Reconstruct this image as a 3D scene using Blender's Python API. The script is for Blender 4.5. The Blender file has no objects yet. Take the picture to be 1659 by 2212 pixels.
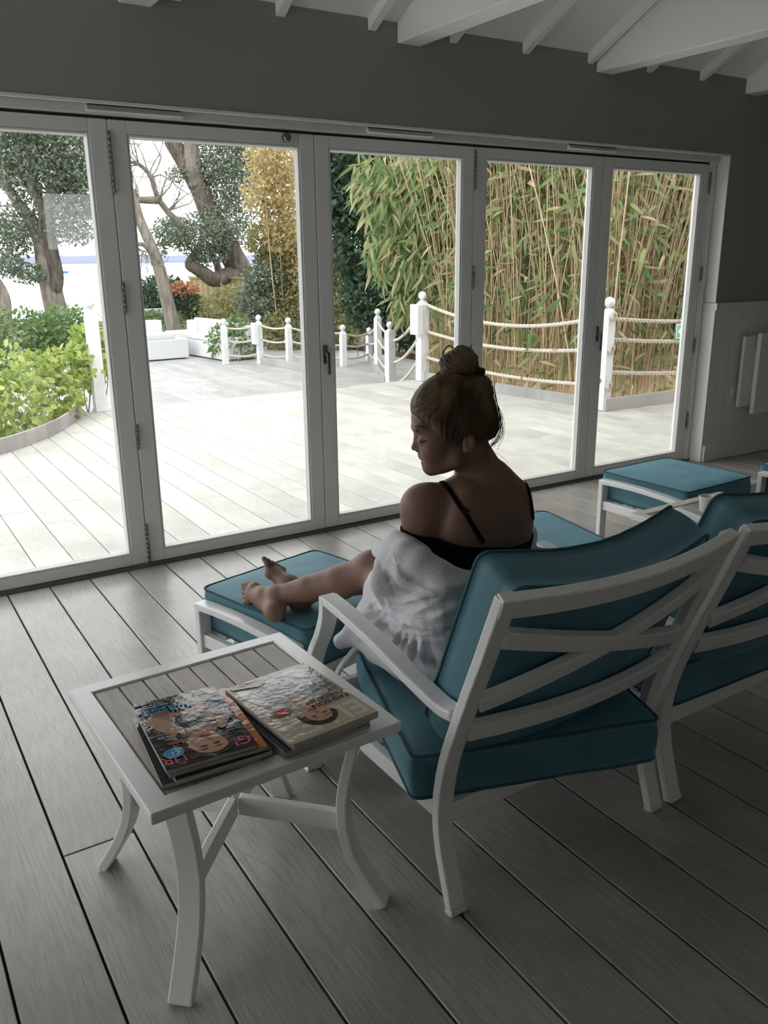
import bpy, bmesh, math, random
import numpy as np
from mathutils import Vector, Matrix, noise as mnoise

# ------------------------------------------------------------------ camera, sky, exposure
SC = bpy.context.scene
COL = SC.collection
IW, IH, FPX, CAMZ = 1659.0, 2212.0, 1817.217, 1.5
CR = np.array([0.84522789, -0.53432298, -0.00942158])   # camera right
CU = np.array([0.16161081, 0.23876282, 0.95753551])     # camera up
CF = np.array([0.50938371, 0.81085835, -0.28816137])    # camera forward
CP = np.array([0.0, 0.0, CAMZ])
cam_data = bpy.data.cameras.new('camera')
cam = bpy.data.objects.new('camera', cam_data)
COL.objects.link(cam)
cam_data.sensor_fit = 'HORIZONTAL'
cam_data.sensor_width = 36.0
cam_data.lens = FPX / IW * 36.0
cam_data.clip_start = 0.05
cam_data.clip_end = 5000
cam.matrix_world = Matrix(((CR[0], CU[0], -CF[0], 0), (CR[1], CU[1], -CF[1], 0), (CR[2], CU[2], -CF[2], CAMZ), (0, 0, 0, 1)))
SC.camera = cam

world = bpy.data.worlds.new('overcast_sky')
SC.world = world
world.use_nodes = True
_bg = world.node_tree.nodes['Background']
_bg.inputs['Color'].default_value = (0.97, 0.985, 1.0, 1)
_bg.inputs['Strength'].default_value = 3.1
SC.view_settings.view_transform = 'Standard'
SC.view_settings.look = 'None'
SC.view_settings.exposure = 0.25
SC.view_settings.gamma = 1.0
SC.view_settings.use_curve_mapping = False
SC.cycles.max_bounces = 10
SC.cycles.diffuse_bounces = 6
SC.cycles.transparent_max_bounces = 24
SC.cycles.sample_clamp_indirect = 8.0

RND = random.Random(11)
NR = np.random.default_rng(5)

# ------------------------------------------------------------------ pixel -> place helpers
def ray(x, y):
    return CR * ((x - IW / 2) / FPX) - CU * ((y - IH / 2) / FPX) + CF
def at_z(x, y, z=0.0):
    d = ray(x, y); return CP + d * ((z - CAMZ) / d[2])
def at_y(x, y, Y):
    d = ray(x, y); return CP + d * (Y / d[1])

# ------------------------------------------------------------------ materials
def mat(name, color=(0.8, 0.8, 0.8), rough=0.5, spec=0.5, metal=0.0):
    m = bpy.data.materials.new(name)
    m.use_nodes = True
    b = m.node_tree.nodes['Principled BSDF']
    b.inputs['Base Color'].default_value = (*color, 1)
    b.inputs['Roughness'].default_value = rough
    b.inputs['Specular IOR Level'].default_value = spec
    b.inputs['Metallic'].default_value = metal
    return m
def nd(m, kind, **kw):
    n = m.node_tree.nodes.new(kind)
    for k, v in kw.items():
        if k in n.inputs.keys():
            n.inputs[k].default_value = v
        else:
            setattr(n, k, v)
    return n
def lk(m, a, ao, b, bi):
    m.node_tree.links.new(a.outputs[ao], b.inputs[bi])
def bsdf(m):
    return m.node_tree.nodes['Principled BSDF']
def noise_color(m, c0, c1, scale=4.0, detail=4.0, stretch=(1, 1, 1), lo=0.3, hi=0.7, rnd=False, coord='Object'):
    tc = nd(m, 'ShaderNodeTexCoord')
    mp = nd(m, 'ShaderNodeMapping')
    mp.inputs['Scale'].default_value = stretch
    lk(m, tc, coord, mp, 'Vector')
    if rnd:
        oi = nd(m, 'ShaderNodeObjectInfo')
        ml = nd(m, 'ShaderNodeMath', operation='MULTIPLY'); ml.inputs[1].default_value = 57.0
        cb = nd(m, 'ShaderNodeCombineXYZ')
        lk(m, oi, 'Random', ml, 0)
        lk(m, ml, 0, cb, 'X'); lk(m, ml, 0, cb, 'Y'); lk(m, ml, 0, cb, 'Z')
        lk(m, cb, 'Vector', mp, 'Location')
    nz = nd(m, 'ShaderNodeTexNoise', Scale=scale, Detail=detail)
    lk(m, mp, 'Vector', nz, 'Vector')
    rp = nd(m, 'ShaderNodeValToRGB')
    rp.color_ramp.elements[0].position = lo; rp.color_ramp.elements[0].color = (*c0, 1)
    rp.color_ramp.elements[1].position = hi; rp.color_ramp.elements[1].color = (*c1, 1)
    lk(m, nz, 'Fac', rp, 'Fac')
    lk(m, rp, 'Color', bsdf(m), 'Base Color')
    return nz, rp, mp
def add_bump(m, src, out, strength=0.2, dist=0.01):
    bp = nd(m, 'ShaderNodeBump', Strength=strength, Distance=dist)
    lk(m, src, out, bp, 'Height')
    lk(m, bp, 'Normal', bsdf(m), 'Normal')
def noisebump(m, scale, strength=0.2, dist=0.005, detail=3.0):
    tc = nd(m, 'ShaderNodeTexCoord')
    nz = nd(m, 'ShaderNodeTexNoise', Scale=scale, Detail=detail)
    lk(m, tc, 'Object', nz, 'Vector')
    add_bump(m, nz, 'Fac', strength, dist)

def wood_board(name, c_lo, c_hi, c_line, rough=0.5, grain=1.0, bump=0.35):
    """limed, embossed oak-look board, grain along local Y, each board offset by its own random value"""
    m = mat(name, c_hi, rough, 0.5)
    tc = nd(m, 'ShaderNodeTexCoord'); oi = nd(m, 'ShaderNodeObjectInfo')
    ml = nd(m, 'ShaderNodeMath', operation='MULTIPLY'); ml.inputs[1].default_value = 91.0
    lk(m, oi, 'Random', ml, 0)
    cb = nd(m, 'ShaderNodeCombineXYZ'); lk(m, ml, 0, cb, 'X'); lk(m, ml, 0, cb, 'Y'); lk(m, ml, 0, cb, 'Z')
    ad = nd(m, 'ShaderNodeVectorMath', operation='ADD')
    lk(m, tc, 'Object', ad, 0); lk(m, cb, 'Vector', ad, 1)
    # contour-like cathedral grain: a stretched noise turned into rings
    mp = nd(m, 'ShaderNodeMapping'); mp.inputs['Scale'].default_value = (4.2, 0.42, 1.0)
    lk(m, ad, 'Vector', mp, 'Vector')
    n1 = nd(m, 'ShaderNodeTexNoise', Scale=1.6, Detail=2.0, Roughness=0.45)
    lk(m, mp, 'Vector', n1, 'Vector')
    k = nd(m, 'ShaderNodeMath', operation='MULTIPLY'); k.inputs[1].default_value = 120.0 * grain
    lk(m, n1, 'Fac', k, 0)
    sn = nd(m, 'ShaderNodeMath', operation='SINE'); lk(m, k, 0, sn, 0)
    # fine pores
    mp2 = nd(m, 'ShaderNodeMapping'); mp2.inputs['Scale'].default_value = (240.0, 9.0, 1.0)
    lk(m, ad, 'Vector', mp2, 'Vector')
    n2 = nd(m, 'ShaderNodeTexNoise', Scale=1.0, Detail=3.0)
    lk(m, mp2, 'Vector', n2, 'Vector')
    # broad stains
    n3 = nd(m, 'ShaderNodeTexNoise', Scale=2.2, Detail=3.0)
    lk(m, ad, 'Vector', n3, 'Vector')
    rp = nd(m, 'ShaderNodeValToRGB')
    rp.color_ramp.elements[0].position = 0.32; rp.color_ramp.elements[0].color = (*c_lo, 1)
    rp.color_ramp.elements[1].position = 0.68; rp.color_ramp.elements[1].color = (*c_hi, 1)
    lk(m, n3, 'Fac', rp, 'Fac')
    rg = nd(m, 'ShaderNodeMapRange'); rg.inputs['From Min'].default_value = 0.35; rg.inputs['From Max'].default_value = 1.0
    lk(m, sn, 0, rg, 'Value')
    pr = nd(m, 'ShaderNodeMapRange'); pr.inputs['From Min'].default_value = 0.5; pr.inputs['From Max'].default_value = 0.72
    lk(m, n2, 'Fac', pr, 'Value')
    mx = nd(m, 'ShaderNodeMath', operation='MULTIPLY'); lk(m, rg, 'Result', mx, 0)
    mx.inputs[1].default_value = 0.2
    m2 = nd(m, 'ShaderNodeMath', operation='MULTIPLY'); lk(m, pr, 'Result', m2, 0); m2.inputs[1].default_value = 0.5
    sm = nd(m, 'ShaderNodeMath', operation='MAXIMUM'); lk(m, mx, 0, sm, 0); lk(m, m2, 0, sm, 1)
    mc = nd(m, 'ShaderNodeMix', data_type='RGBA')
    lk(m, sm, 0, mc, 0)
    m.node_tree.links.new(rp.outputs['Color'], mc.inputs[6])
    mc.inputs[7].default_value = (*c_line, 1)
    # board-to-board tone
    hs = nd(m, 'ShaderNodeHueSaturation')
    vr = nd(m, 'ShaderNodeMapRange'); vr.inputs['To Min'].default_value = 0.9; vr.inputs['To Max'].default_value = 1.08
    lk(m, oi, 'Random', vr, 'Value'); lk(m, vr, 'Result', hs, 'Value')
    m.node_tree.links.new(mc.outputs[2], hs.inputs['Color'])
    lk(m, hs, 'Color', bsdf(m), 'Base Color')
    iv = nd(m, 'ShaderNodeMath', operation='SUBTRACT'); iv.inputs[0].default_value = 1.0; lk(m, sm, 0, iv, 1)
    add_bump(m, iv, 0, bump, 0.0015)
    return m

M = {}
M['floor'] = wood_board('floor_oak', (0.285, 0.265, 0.242), (0.40, 0.38, 0.352), (0.14, 0.125, 0.112), 0.30)
M['deck'] = wood_board('deck_oak', (0.37, 0.355, 0.32), (0.50, 0.485, 0.445), (0.24, 0.225, 0.195), 0.6, 1.0, 0.2)
M['deck_low'] = wood_board('deck_oak_grey', (0.29, 0.285, 0.275), (0.38, 0.37, 0.36), (0.21, 0.205, 0.195), 0.65, 1.0, 0.2)
M['kerb'] = wood_board('kerb_board', (0.33, 0.30, 0.29), (0.43, 0.40, 0.385), (0.25, 0.23, 0.22), 0.6)
M['under'] = mat('dark_void', (0.02, 0.02, 0.02), 0.9)
M['slat'] = wood_board('table_slat_wood', (0.36, 0.325, 0.285), (0.54, 0.495, 0.44), (0.19, 0.165, 0.145), 0.5, 0.5, 0.3)
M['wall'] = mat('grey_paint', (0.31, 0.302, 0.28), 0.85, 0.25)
M['wall2'] = mat('pale_bounce_paint', (0.6, 0.59, 0.56), 0.85, 0.25)  # unseen walls made paler than the grey one to bounce more light
noisebump(M['wall'], 240, 0.06, 0.002)
M['ceil'] = mat('white_ceiling_paint', (0.88, 0.875, 0.86), 0.8, 0.25)
M['beam'] = mat('white_beam_gloss', (0.92, 0.915, 0.90), 0.45, 0.4)
M['trim'] = mat('white_timber_paint', (0.76, 0.755, 0.73), 0.45, 0.4)
M['wains'] = mat('white_panel_paint', (0.70, 0.695, 0.67), 0.5, 0.4)
M['frame'] = mat('white_powder_coat', (0.80, 0.80, 0.79), 0.24, 0.5)
noisebump(M['frame'], 700, 0.05, 0.001)
M['teal'] = mat('teal_canvas', (0.06, 0.155, 0.19), 0.6, 0.5)
_n, _r, _m = noise_color(M['teal'], (0.05, 0.145, 0.18), (0.068, 0.18, 0.22), 6, 5)
_w = nd(M['teal'], 'ShaderNodeTexNoise', Scale=900.0, Detail=2.0)
_tc = nd(M['teal'], 'ShaderNodeTexCoord'); lk(M['teal'], _tc, 'Object', _w, 'Vector')
add_bump(M['teal'], _w, 'Fac', 0.25, 0.001)
bsdf(M['teal']).inputs['Sheen Weight'].default_value = 0.65
bsdf(M['teal']).inputs['Sheen Tint'].default_value = (0.32, 0.62, 0.78, 1)
M['tealpipe'] = mat('teal_piping', (0.04, 0.11, 0.135), 0.85, 0.25)
M['hinge'] = mat('hinge_metal', (0.27, 0.26, 0.25), 0.35, 0.5, 0.8)
M['handle'] = mat('handle_metal', (0.22, 0.215, 0.21), 0.3, 0.5, 0.9)
M['rubber'] = mat('dark_gasket', (0.03, 0.03, 0.03), 0.7)
M['plastic'] = mat('white_plastic', (0.75, 0.74, 0.72), 0.35)
M['track'] = mat('track_metal', (0.16, 0.155, 0.15), 0.5, 0.5, 0.3)
M['white_out'] = mat('white_exterior_paint', (0.82, 0.82, 0.83), 0.5)
noise_color(M['white_out'], (0.66, 0.66, 0.67), (0.76, 0.76, 0.77), 5, 3)
M['rope'] = mat('hemp_rope', (0.55, 0.49, 0.41), 0.9, 0.1)
noise_color(M['rope'], (0.42, 0.37, 0.31), (0.66, 0.60, 0.52), 60, 3)

# window pane: clear with a physical (Schlick) reflection on each face
g = bpy.data.materials.new('window_glass'); g.use_nodes = True; M['glass'] = g
nt = g.node_tree; nt.nodes.remove(nt.nodes['Principled BSDF'])
out = nt.nodes['Material Output']
tr = nt.nodes.new('ShaderNodeBsdfTransparent'); tr.inputs['Color'].default_value = (0.985, 0.993, 0.988, 1)
gl = nt.nodes.new('ShaderNodeBsdfGlossy'); gl.inputs['Roughness'].default_value = 0.0
ge = nt.nodes.new('ShaderNodeNewGeometry')
dt = nt.nodes.new('ShaderNodeVectorMath'); dt.operation = 'DOT_PRODUCT'
nt.links.new(ge.outputs['Normal'], dt.inputs[0]); nt.links.new(ge.outputs['Incoming'], dt.inputs[1])
ab = nt.nodes.new('ShaderNodeMath'); ab.operation = 'ABSOLUTE'; nt.links.new(dt.outputs['Value'], ab.inputs[0])
su = nt.nodes.new('ShaderNodeMath'); su.operation = 'SUBTRACT'; su.inputs[0].default_value = 1.0; nt.links.new(ab.outputs[0], su.inputs[1])
pw = nt.nodes.new('ShaderNodeMath'); pw.operation = 'POWER'; pw.inputs[1].default_value = 5.0; nt.links.new(su.outputs[0], pw.inputs[0])
ma = nt.nodes.new('ShaderNodeMath'); ma.operation = 'MULTIPLY_ADD'; ma.inputs[1].default_value = 0.96; ma.inputs[2].default_value = 0.04
nt.links.new(pw.outputs[0], ma.inputs[0])
mxs = nt.nodes.new('ShaderNodeMixShader')
nt.links.new(ma.outputs[0], mxs.inputs[0]); nt.links.new(tr.outputs[0], mxs.inputs[1]); nt.links.new(gl.outputs[0], mxs.inputs[2])
nt.links.new(mxs.outputs[0], out.inputs['Surface'])

# ------------------------------------------------------------------ object helpers
def link(o, parent=None):
    COL.objects.link(o)
    if parent is not None:
        o.parent = parent
    return o
def tag(o, label=None, cat=None, group=None, kind=None):
    if label: o['label'] = label
    if cat: o['category'] = cat
    if group: o['group'] = group
    if kind: o['kind'] = kind
    return o
def empty(name, loc=(0, 0, 0), rz=0.0):
    o = bpy.data.objects.new(name, None)
    o.location = loc; o.rotation_euler = (0, 0, rz)
    o.empty_display_size = 0.1
    return link(o)

class MB:
    """collects shapes, builds them as one mesh object"""
    def __init__(s):
        s.v = []; s.f = []; s.sm = []
    def add(s, vs, fs, smooth=False):
        n = len(s.v)
        s.v += [tuple(map(float, p)) for p in vs]
        s.f += [tuple(i + n for i in f) for f in fs]
        s.sm += [smooth] * len(fs)
        return s
    def box(s, x0, x1, y0, y1, z0, z1):
        return s.add([(x0, y0, z0), (x1, y0, z0), (x1, y1, z0), (x0, y1, z0), (x0, y0, z1), (x1, y0, z1), (x1, y1, z1), (x0, y1, z1)],
                     [(0, 3, 2, 1), (4, 5, 6, 7), (0, 1, 5, 4), (1, 2, 6, 5), (2, 3, 7, 6), (3, 0, 4, 7)])
    def hexa(s, p):
        return s.add(p, [(0, 3, 2, 1), (4, 5, 6, 7), (0, 1, 5, 4), (1, 2, 6, 5), (2, 3, 7, 6), (3, 0, 4, 7)])
    def sweep(s, path, side, w, t, smooth=False):
        """rectangular section along path; side: constant width direction or list; w along side, t across"""
        P = [np.array(p, float) for p in path]; n = len(P); rings = []
        for i, p in enumerate(P):
            tg = P[min(i + 1, n - 1)] - P[max(i - 1, 0)]; tg /= np.linalg.norm(tg)
            sd = np.array(side[i] if isinstance(side[0], (list, tuple, np.ndarray)) else side, float)
            sd = sd - tg * (sd @ tg); sd /= np.linalg.norm(sd)
            nn = np.cross(tg, sd)
            ww = w[i] if isinstance(w, (list, tuple)) else w
            tt = t[i] if isinstance(t, (list, tuple)) else t
            rings.append([p + sd * ww / 2 + nn * tt / 2, p - sd * ww / 2 + nn * tt / 2, p - sd * ww / 2 - nn * tt / 2, p + sd * ww / 2 - nn * tt / 2])
        vs = [q for r in rings for q in r]; fs = []
        for i in range(n - 1):
            for k in range(4):
                a = i * 4 + k; b = i * 4 + (k + 1) % 4
                fs.append((a, b, b + 4, a + 4))
        fs.append((3, 2, 1, 0)); e = (n - 1) * 4
        fs.append((e, e + 1, e + 2, e + 3))
        return s.add(vs, fs, smooth)
    def tube(s, path, r, seg=8, closed=False, cap=True):
        P = [np.array(p, float) for p in path]; n = len(P); vs = []; fs = []
        up = np.array([0.013, 0.027, 1.0]); prev = None
        for i, p in enumerate(P):
            a = P[(i + 1) % n] if (closed or i < n - 1) else p
            b = P[i - 1] if (closed or i > 0) else p
            tg = a - b; tg /= (np.linalg.norm(tg) + 1e-12)
            if prev is None:
                ref = up if abs(tg[2]) < 0.9 else np.array([1.0, 0.02, 0])
                x = np.cross(tg, ref)
            else:
                x = prev - tg * (prev @ tg)
            x /= np.linalg.norm(x); prev = x
            y = np.cross(tg, x)
            rr = r[i] if isinstance(r, (list, tuple, np.ndarray)) else r
            for k in range(seg):
                c = 2 * math.pi * k / seg
                vs.append(p + (x * math.cos(c) + y * math.sin(c)) * rr)
        m = n if closed else n - 1
        for i in range(m):
            for k in range(seg):
                a = i * seg + k; b = i * seg + (k + 1) % seg
                c = ((i + 1) % n) * seg
                fs.append((a, b, c + (k + 1) % seg, c + k))
        if not closed and cap:
            fs.append(tuple(range(seg - 1, -1, -1)))
            fs.append(tuple((n - 1) * seg + k for k in range(seg)))
        return s.add(vs, fs, True)
    def lathe(s, prof, seg=24, cx=0, cy=0, cz=0):
        vs = []; fs = []
        n = len(prof)
        for r, z in prof:
            for k in range(seg):
                a = 2 * math.pi * k / seg
                vs.append((cx + r * math.cos(a), cy + r * math.sin(a), cz + z))
        for i in range(n - 1):
            for k in range(seg):
                a = i * seg + k; b = i * seg + (k + 1) % seg
                fs.append((a, b, b + seg, a + seg))
        fs.append(tuple(range(seg - 1, -1, -1)))
        fs.append(tuple((n - 1) * seg + k for k in range(seg)))
        return s.add(vs, fs, True)
    def mesh(s, name):
        me = bpy.data.meshes.new(name)
        me.from_pydata(s.v, [], s.f)
        me.polygons.foreach_set('use_smooth', s.sm)
        me.update()
        return me
    def build(s, name, m, parent=None, bevel=0.0, seg=2, loc=None, rot=None):
        me = s.mesh(name)
        if m is not None: me.materials.append(m)
        o = link(bpy.data.objects.new(name, me), parent)
        if bevel:
            b = o.modifiers.new('bevel', 'BEVEL'); b.width = bevel; b.segments = seg; b.limit_method = 'ANGLE'; b.angle_limit = math.radians(40)
            if hasattr(b, 'harden_normals'): b.harden_normals = False
        if loc is not None: o.location = loc
        if rot is not None: o.rotation_euler = rot
        return o

def copy_tree(o, parent=None):
    c = o.copy(); COL.objects.link(c); c.parent = parent
    for ch in list(o.children): copy_tree(ch, c)
    return c
def curve_pts(ctrl, n=24):
    """Catmull-Rom through control points"""
    P = [np.array(c, float) for c in ctrl]
    P = [2 * P[0] - P[1]] + P + [2 * P[-1] - P[-2]]
    out = []
    segs = len(P) - 3
    for i in range(segs):
        k = max(2, n // segs)
        for j in range(k):
            t = j / k
            a, b, c, d = P[i:i + 4]
            out.append(0.5 * ((2 * b) + (-a + c) * t + (2 * a - 5 * b + 4 * c - d) * t * t + (-a + 3 * b - 3 * c + d) * t ** 3))
    out.append(P[-2])
    return out
def mesh_np(name, V, F, m, parent=None, smooth=False, kind=None):
    """V (n,3) float, F (m,k) int faces with equal corner count"""
    me = bpy.data.meshes.new(name)
    V = np.ascontiguousarray(V, dtype=np.float32); F = np.ascontiguousarray(F, dtype=np.int32)
    me.vertices.add(len(V)); me.vertices.foreach_set('co', V.ravel())
    k = F.shape[1]
    me.loops.add(F.size); me.loops.foreach_set('vertex_index', F.ravel())
    me.polygons.add(len(F)); me.polygons.foreach_set('loop_start', np.arange(0, F.size, k, dtype=np.int32))
    me.polygons.foreach_set('loop_total', np.full(len(F), k, dtype=np.int32))
    if smooth: me.polygons.foreach_set('use_smooth', np.ones(len(F), dtype=bool))
    me.update(calc_edges=True); me.validate()
    if m is not None: me.materials.append(m)
    o = link(bpy.data.objects.new(name, me), parent)
    if kind: o['kind'] = kind
    return o
def unit(a):
    a = np.asarray(a, float); return a / (np.linalg.norm(a, axis=-1, keepdims=True) + 1e-12)
# ------------------------------------------------------------------ the room
YW = 3.99          # inner face of the glazed wall
YD = 4.09          # inner face of the door leaves
HEAD = 2.16
PITCH = 0.512      # ceiling slope
BX0, BSP = 0.267, 0.1893
JOINTS = [-1.96, -0.926, 0.107, 1.14, 2.1735, 3.204, 4.235, 5.27]

def board_mesh(w, l, t, bev=0.002):
    b = MB()
    x, y = w / 2, l / 2
    vs = [(-x, -y, -t), (x, -y, -t), (x, y, -t), (-x, y, -t),
          (-x, -y, -bev), (x, -y, -bev), (x, y, -bev), (-x, y, -bev),
          (-x + bev, -y + bev, 0), (x - bev, -y + bev, 0), (x - bev, y - bev, 0), (-x + bev, y - bev, 0)]
    fs = [(0, 3, 2, 1), (8, 9, 10, 11)]
    for k in range(4):
        n = (k + 1) % 4
        fs += [(k, n, n + 4, k + 4), (k + 4, n + 4, n + 8, k + 8)]
    return b.add(vs, fs)
_bm = {}
def lay_board(name, x, w, y0, y1, z, m, parent, t=0.02):
    l = y1 - y0 - 0.003
    key = (round(w, 3), round(l, 2), m.name)
    if key not in _bm:
        me = board_mesh(w, round(l, 2), t).mesh(name); me.materials.append(m); _bm[key] = me
    o = link(bpy.data.objects.new(name, _bm[key]), parent)
    o.location = (x, (y0 + y1) / 2, z)
    return o

floor = MB().box(-2.8, 8.4, -4.5, 4.07, -0.12, -0.021).build('floor', M['under'])
floor['kind'] = 'structure'
fx = MB().box(-2.8, BX0 + BSP * -8, -4.5, 4.07, -0.02, 0).box(BX0 + BSP * -8, 8.4, -4.5, -1.0, -0.02, 0)
fx.build('floor_border', M['floor'], floor)
r = random.Random(3)
for k in range(-8, 43):
    xc = BX0 + BSP * (k + 0.5)
    cuts = [4.068]
    if k == 0: cuts += [2.03]
    elif k == -1: cuts += [0.2]
    else: cuts += [r.uniform(-0.9, 0.55)]
    y = cuts[-1]
    while y > -1.0:
        y -= r.choice([3.0, 3.6]) if y < 2.4 or True else 3.6
        cuts.append(max(y, -1.0))
    for a, b in zip(cuts[1:], cuts[:-1]):
        if b - a > 0.1: lay_board('floor_board', xc, BSP - 0.006, a, b, 0, M['floor'], floor)

# glazed wall with its opening, and the other walls
w = MB()
w.box(-2.8, 8.4, YW, 4.26, HEAD, 2.66)
w.box(5.346, 8.4, YW, 4.26, 0, HEAD)
w.box(-2.8, -2.03, YW, 4.26, 0, HEAD)
wall_window = w.build('wall_window', M['wall']); wall_window['kind'] = 'structure'
w = MB().box(8.4, 8.55, -4.5, 4.26, 0, 5.0)
wall_right = w.build('wall_right', M['wall2']); wall_right['kind'] = 'structure'
LY0, LY1, LZ0, LZ1 = 1.7, 3.9, 0.05, 2.3
w = MB().box(-2.95, -2.8, -4.65, LY0, 0, 5.0).box(-2.95, -2.8, LY1, 4.26, 0, 5.0).box(-2.95, -2.8, LY0, LY1, 0, LZ0).box(-2.95, -2.8, LY0, LY1, LZ1, 5.0)
wall_left = w.build('wall_left', M['wall2']); wall_left['kind'] = 'structure'
# added side window, unseen on the left, to light the floor and table
sw_ = empty('window_2', (-2.88, (LY0 + LY1) / 2, LZ0)); sw_['kind'] = 'structure'
_h = (LY1 - LY0) / 2; _z = LZ1 - LZ0
MB().box(-.03, .03, -_h, -_h + .06, 0, _z).box(-.03, .03, _h - .06, _h, 0, _z).box(-.03, .03, -_h + .06, _h - .06, 0, .06).box(-.03, .03, -_h + .06, _h - .06, _z - .06, _z).build('window_frame', M['trim'], sw_)
for _k in (1, 2):
    _y = -_h + 2 * _h * _k / 3
    MB().box(-.03, .03, _y - .04, _y + .04, .06, _z - .06).build('mullion', M['trim'], sw_)
MB().box(-.003, .003, -_h + .06, _h - .06, .06, _z - .06).build('pane', M['glass'], sw_)
# rear wall with a small high window (it shows in the glass as a pale reflection) and a wide glazed opening
REAR = [(2.55, 3.3, 1.62, 2.45)]
w = MB(); xs_ = [-2.8] + [q for r_ in REAR for q in r_[:2]] + [8.4]
for i in range(0, len(xs_), 2): w.box(xs_[i], xs_[i + 1], -4.65, -4.5, 0, 2.66)
for x0, x1, z0, z1 in REAR: w.box(x0, x1, -4.65, -4.5, 0, z0).box(x0, x1, -4.65, -4.5, z1, 2.66)
wall_rear = w.build('wall_rear', M['wall2']); wall_rear['kind'] = 'structure'
for n_, (x0, x1, z0, z1) in enumerate(REAR):
    wn = empty('window_%d' % (n_ + 1), ((x0 + x1) / 2, -4.58, z0)); wn['kind'] = 'structure'
    hw = (x1 - x0) / 2; hh = z1 - z0
    MB().box(-hw, -hw + .05, -.03, .03, 0, hh).box(hw - .05, hw, -.03, .03, 0, hh).box(-hw + .05, hw - .05, -.03, .03, 0, .05).box(-hw + .05, hw - .05, -.03, .03, hh - .05, hh).build('window_frame', M['trim'], wn)
    nm_ = max(1, int(round((x1 - x0) / 1.3)))
    for k in range(1, nm_):
        xx = -hw + (x1 - x0) * k / nm_
        MB().box(xx - .04, xx + .04, -.03, .03, .05, hh - .05).build('mullion', M['trim'], wn)
    MB().box(-hw + .05, hw - .05, -.003, .003, .05, hh - .05).build('pane', M['glass'], wn)

# ceiling: two slopes, rafters and boxed beams
YR = -0.25
ZR = 2.64 + (YW - YR) * PITCH
c = MB()
c.hexa([(-2.95, 4.26, 2.64 - .27 * PITCH), (8.55, 4.26, 2.64 - .27 * PITCH), (8.55, YR, ZR), (-2.95, YR, ZR),
        (-2.95, 4.26, 2.74 - .27 * PITCH), (8.55, 4.26, 2.74 - .27 * PITCH), (8.55, YR, ZR + .1), (-2.95, YR, ZR + .1)])
c.hexa([(-2.95, YR, ZR), (8.55, YR, ZR), (8.55, -4.65, 2.56), (-2.95, -4.65, 2.56),
        (-2.95, YR, ZR + .1), (8.55, YR, ZR + .1), (8.55, -4.65, 2.66), (-2.95, -4.65, 2.66)])
ceiling = c.build('ceiling', M['ceil']); ceiling['kind'] = 'structure'
raf = [1.938 + 0.5017 * k for k in range(-9, 13)]
def slope_bar(name, x0, x1, drop, m):
    b = MB()
    p = lambda x, y, d: (x, y, 2.642 + (YW - y) * PITCH - d)
    b.hexa([p(x0, YW, drop), p(x1, YW, drop), p(x1, YR, drop), p(x0, YR, drop), p(x0, YW, 0), p(x1, YW, 0), p(x1, YR, 0), p(x0, YR, 0)])
    return b.build(name, m, ceiling, 0.004)
for x in raf:
    if -2.7 < x < 8.2: slope_bar('rafter', x, x + 0.048, 0.058, M['beam'])
for k in range(-2, 5):
    x0 = 2.612 + 1.407 * k; x1 = x0 + 0.142
    if x0 < -2.7: continue
    hb = 0.62; yk = YW - (2.545 + hb - 2.642) / PITCH
    b = MB()
    prof = [(YW, 2.545), (YW, 2.643), (yk, 2.545 + hb), (-4.5 + (YW - yk), 2.545 + hb), (-4.5, 2.643), (-4.5, 2.545)]
    vs = [(x0, y, z) for y, z in prof] + [(x1, y, z) for y, z in prof]; n = len(prof)
    b.add(vs, [tuple(range(n)), tuple(range(2 * n - 1, n - 1, -1))] + [((i + 1) % n, i, i + n, (i + 1) % n + n) for i in range(n)])
    b.build('tie_beam', M['beam'], ceiling, 0.006)

# wainscot on the right: boards, cap rail, skirting
for i in range(31):
    x = 5.352 + i * 0.0985
    MB().box(x, x + 0.0945, YW - 0.012, YW - 0.001, 0.12, 1.135).build('wainscot_board', M['wains'], wall_window, 0.003, 1)
MB().box(5.33, 8.4, YW - 0.028, YW - 0.001, 1.13, 1.172).build('cap_rail', M['wains'], wall_window, 0.004)
MB().box(5.322, 5.3455, YW - 0.028, YD + 0.0, 1.12, 1.172).build('cap_return', M['wains'], wall_window, 0.003)
MB().box(5.328, 5.3455, YW - 0.012, YD, 0.0, 1.12).build('reveal_board', M['trim'], wall_window, 0.003)
MB().box(5.337, 5.3455, YW - 0.0, YD, 1.175, HEAD - .002).build('reveal_lining', M['trim'], wall_window)
bb = MB().box(5.345, 8.4, YW - 0.03, YW - 0.001, 0.002, 0.128).build('baseboard_window', M['wains'], None, 0.004); bb['kind'] = 'structure'
# door frame: head, jamb, threshold track
t1 = MB().box(-2.03, 5.336, YD - 0.028, 4.2, 2.118, HEAD - .001).build('trim_1', M['trim'], None, 0.003); t1['kind'] = 'structure'
MB().box(-2.03, 5.33, YW - 0.006, YW + 0.012, HEAD - 0.012, HEAD + 0.002).build('edge_bead', M['trim'], t1, 0.002)
MB().box(-2.03, 5.272, YD + 0.012, 4.15, 2.104, 2.1175).build('gasket', M['rubber'], t1)
t2 = MB().box(5.274, 5.336, YD - 0.006, 4.2, 0.004, 2.1175).build('trim_2', M['trim'], None, 0.003); t2['kind'] = 'structure'
MB().box(5.29, 5.305, YD - 0.014, YD - 0.006, 0.004, 2.1175).build('jamb_bead', M['trim'], t2, 0.002)
t3 = MB().box(-2.03, 5.34, 4.072, 4.20, -0.02, 0.008).build('trim_3', M['track'], None); t3['kind'] = 'structure'
MB().box(-2.03, 5.34, 4.078, 4.083, 0.008, 0.014).build('track_rib', M['track'], t3)
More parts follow.
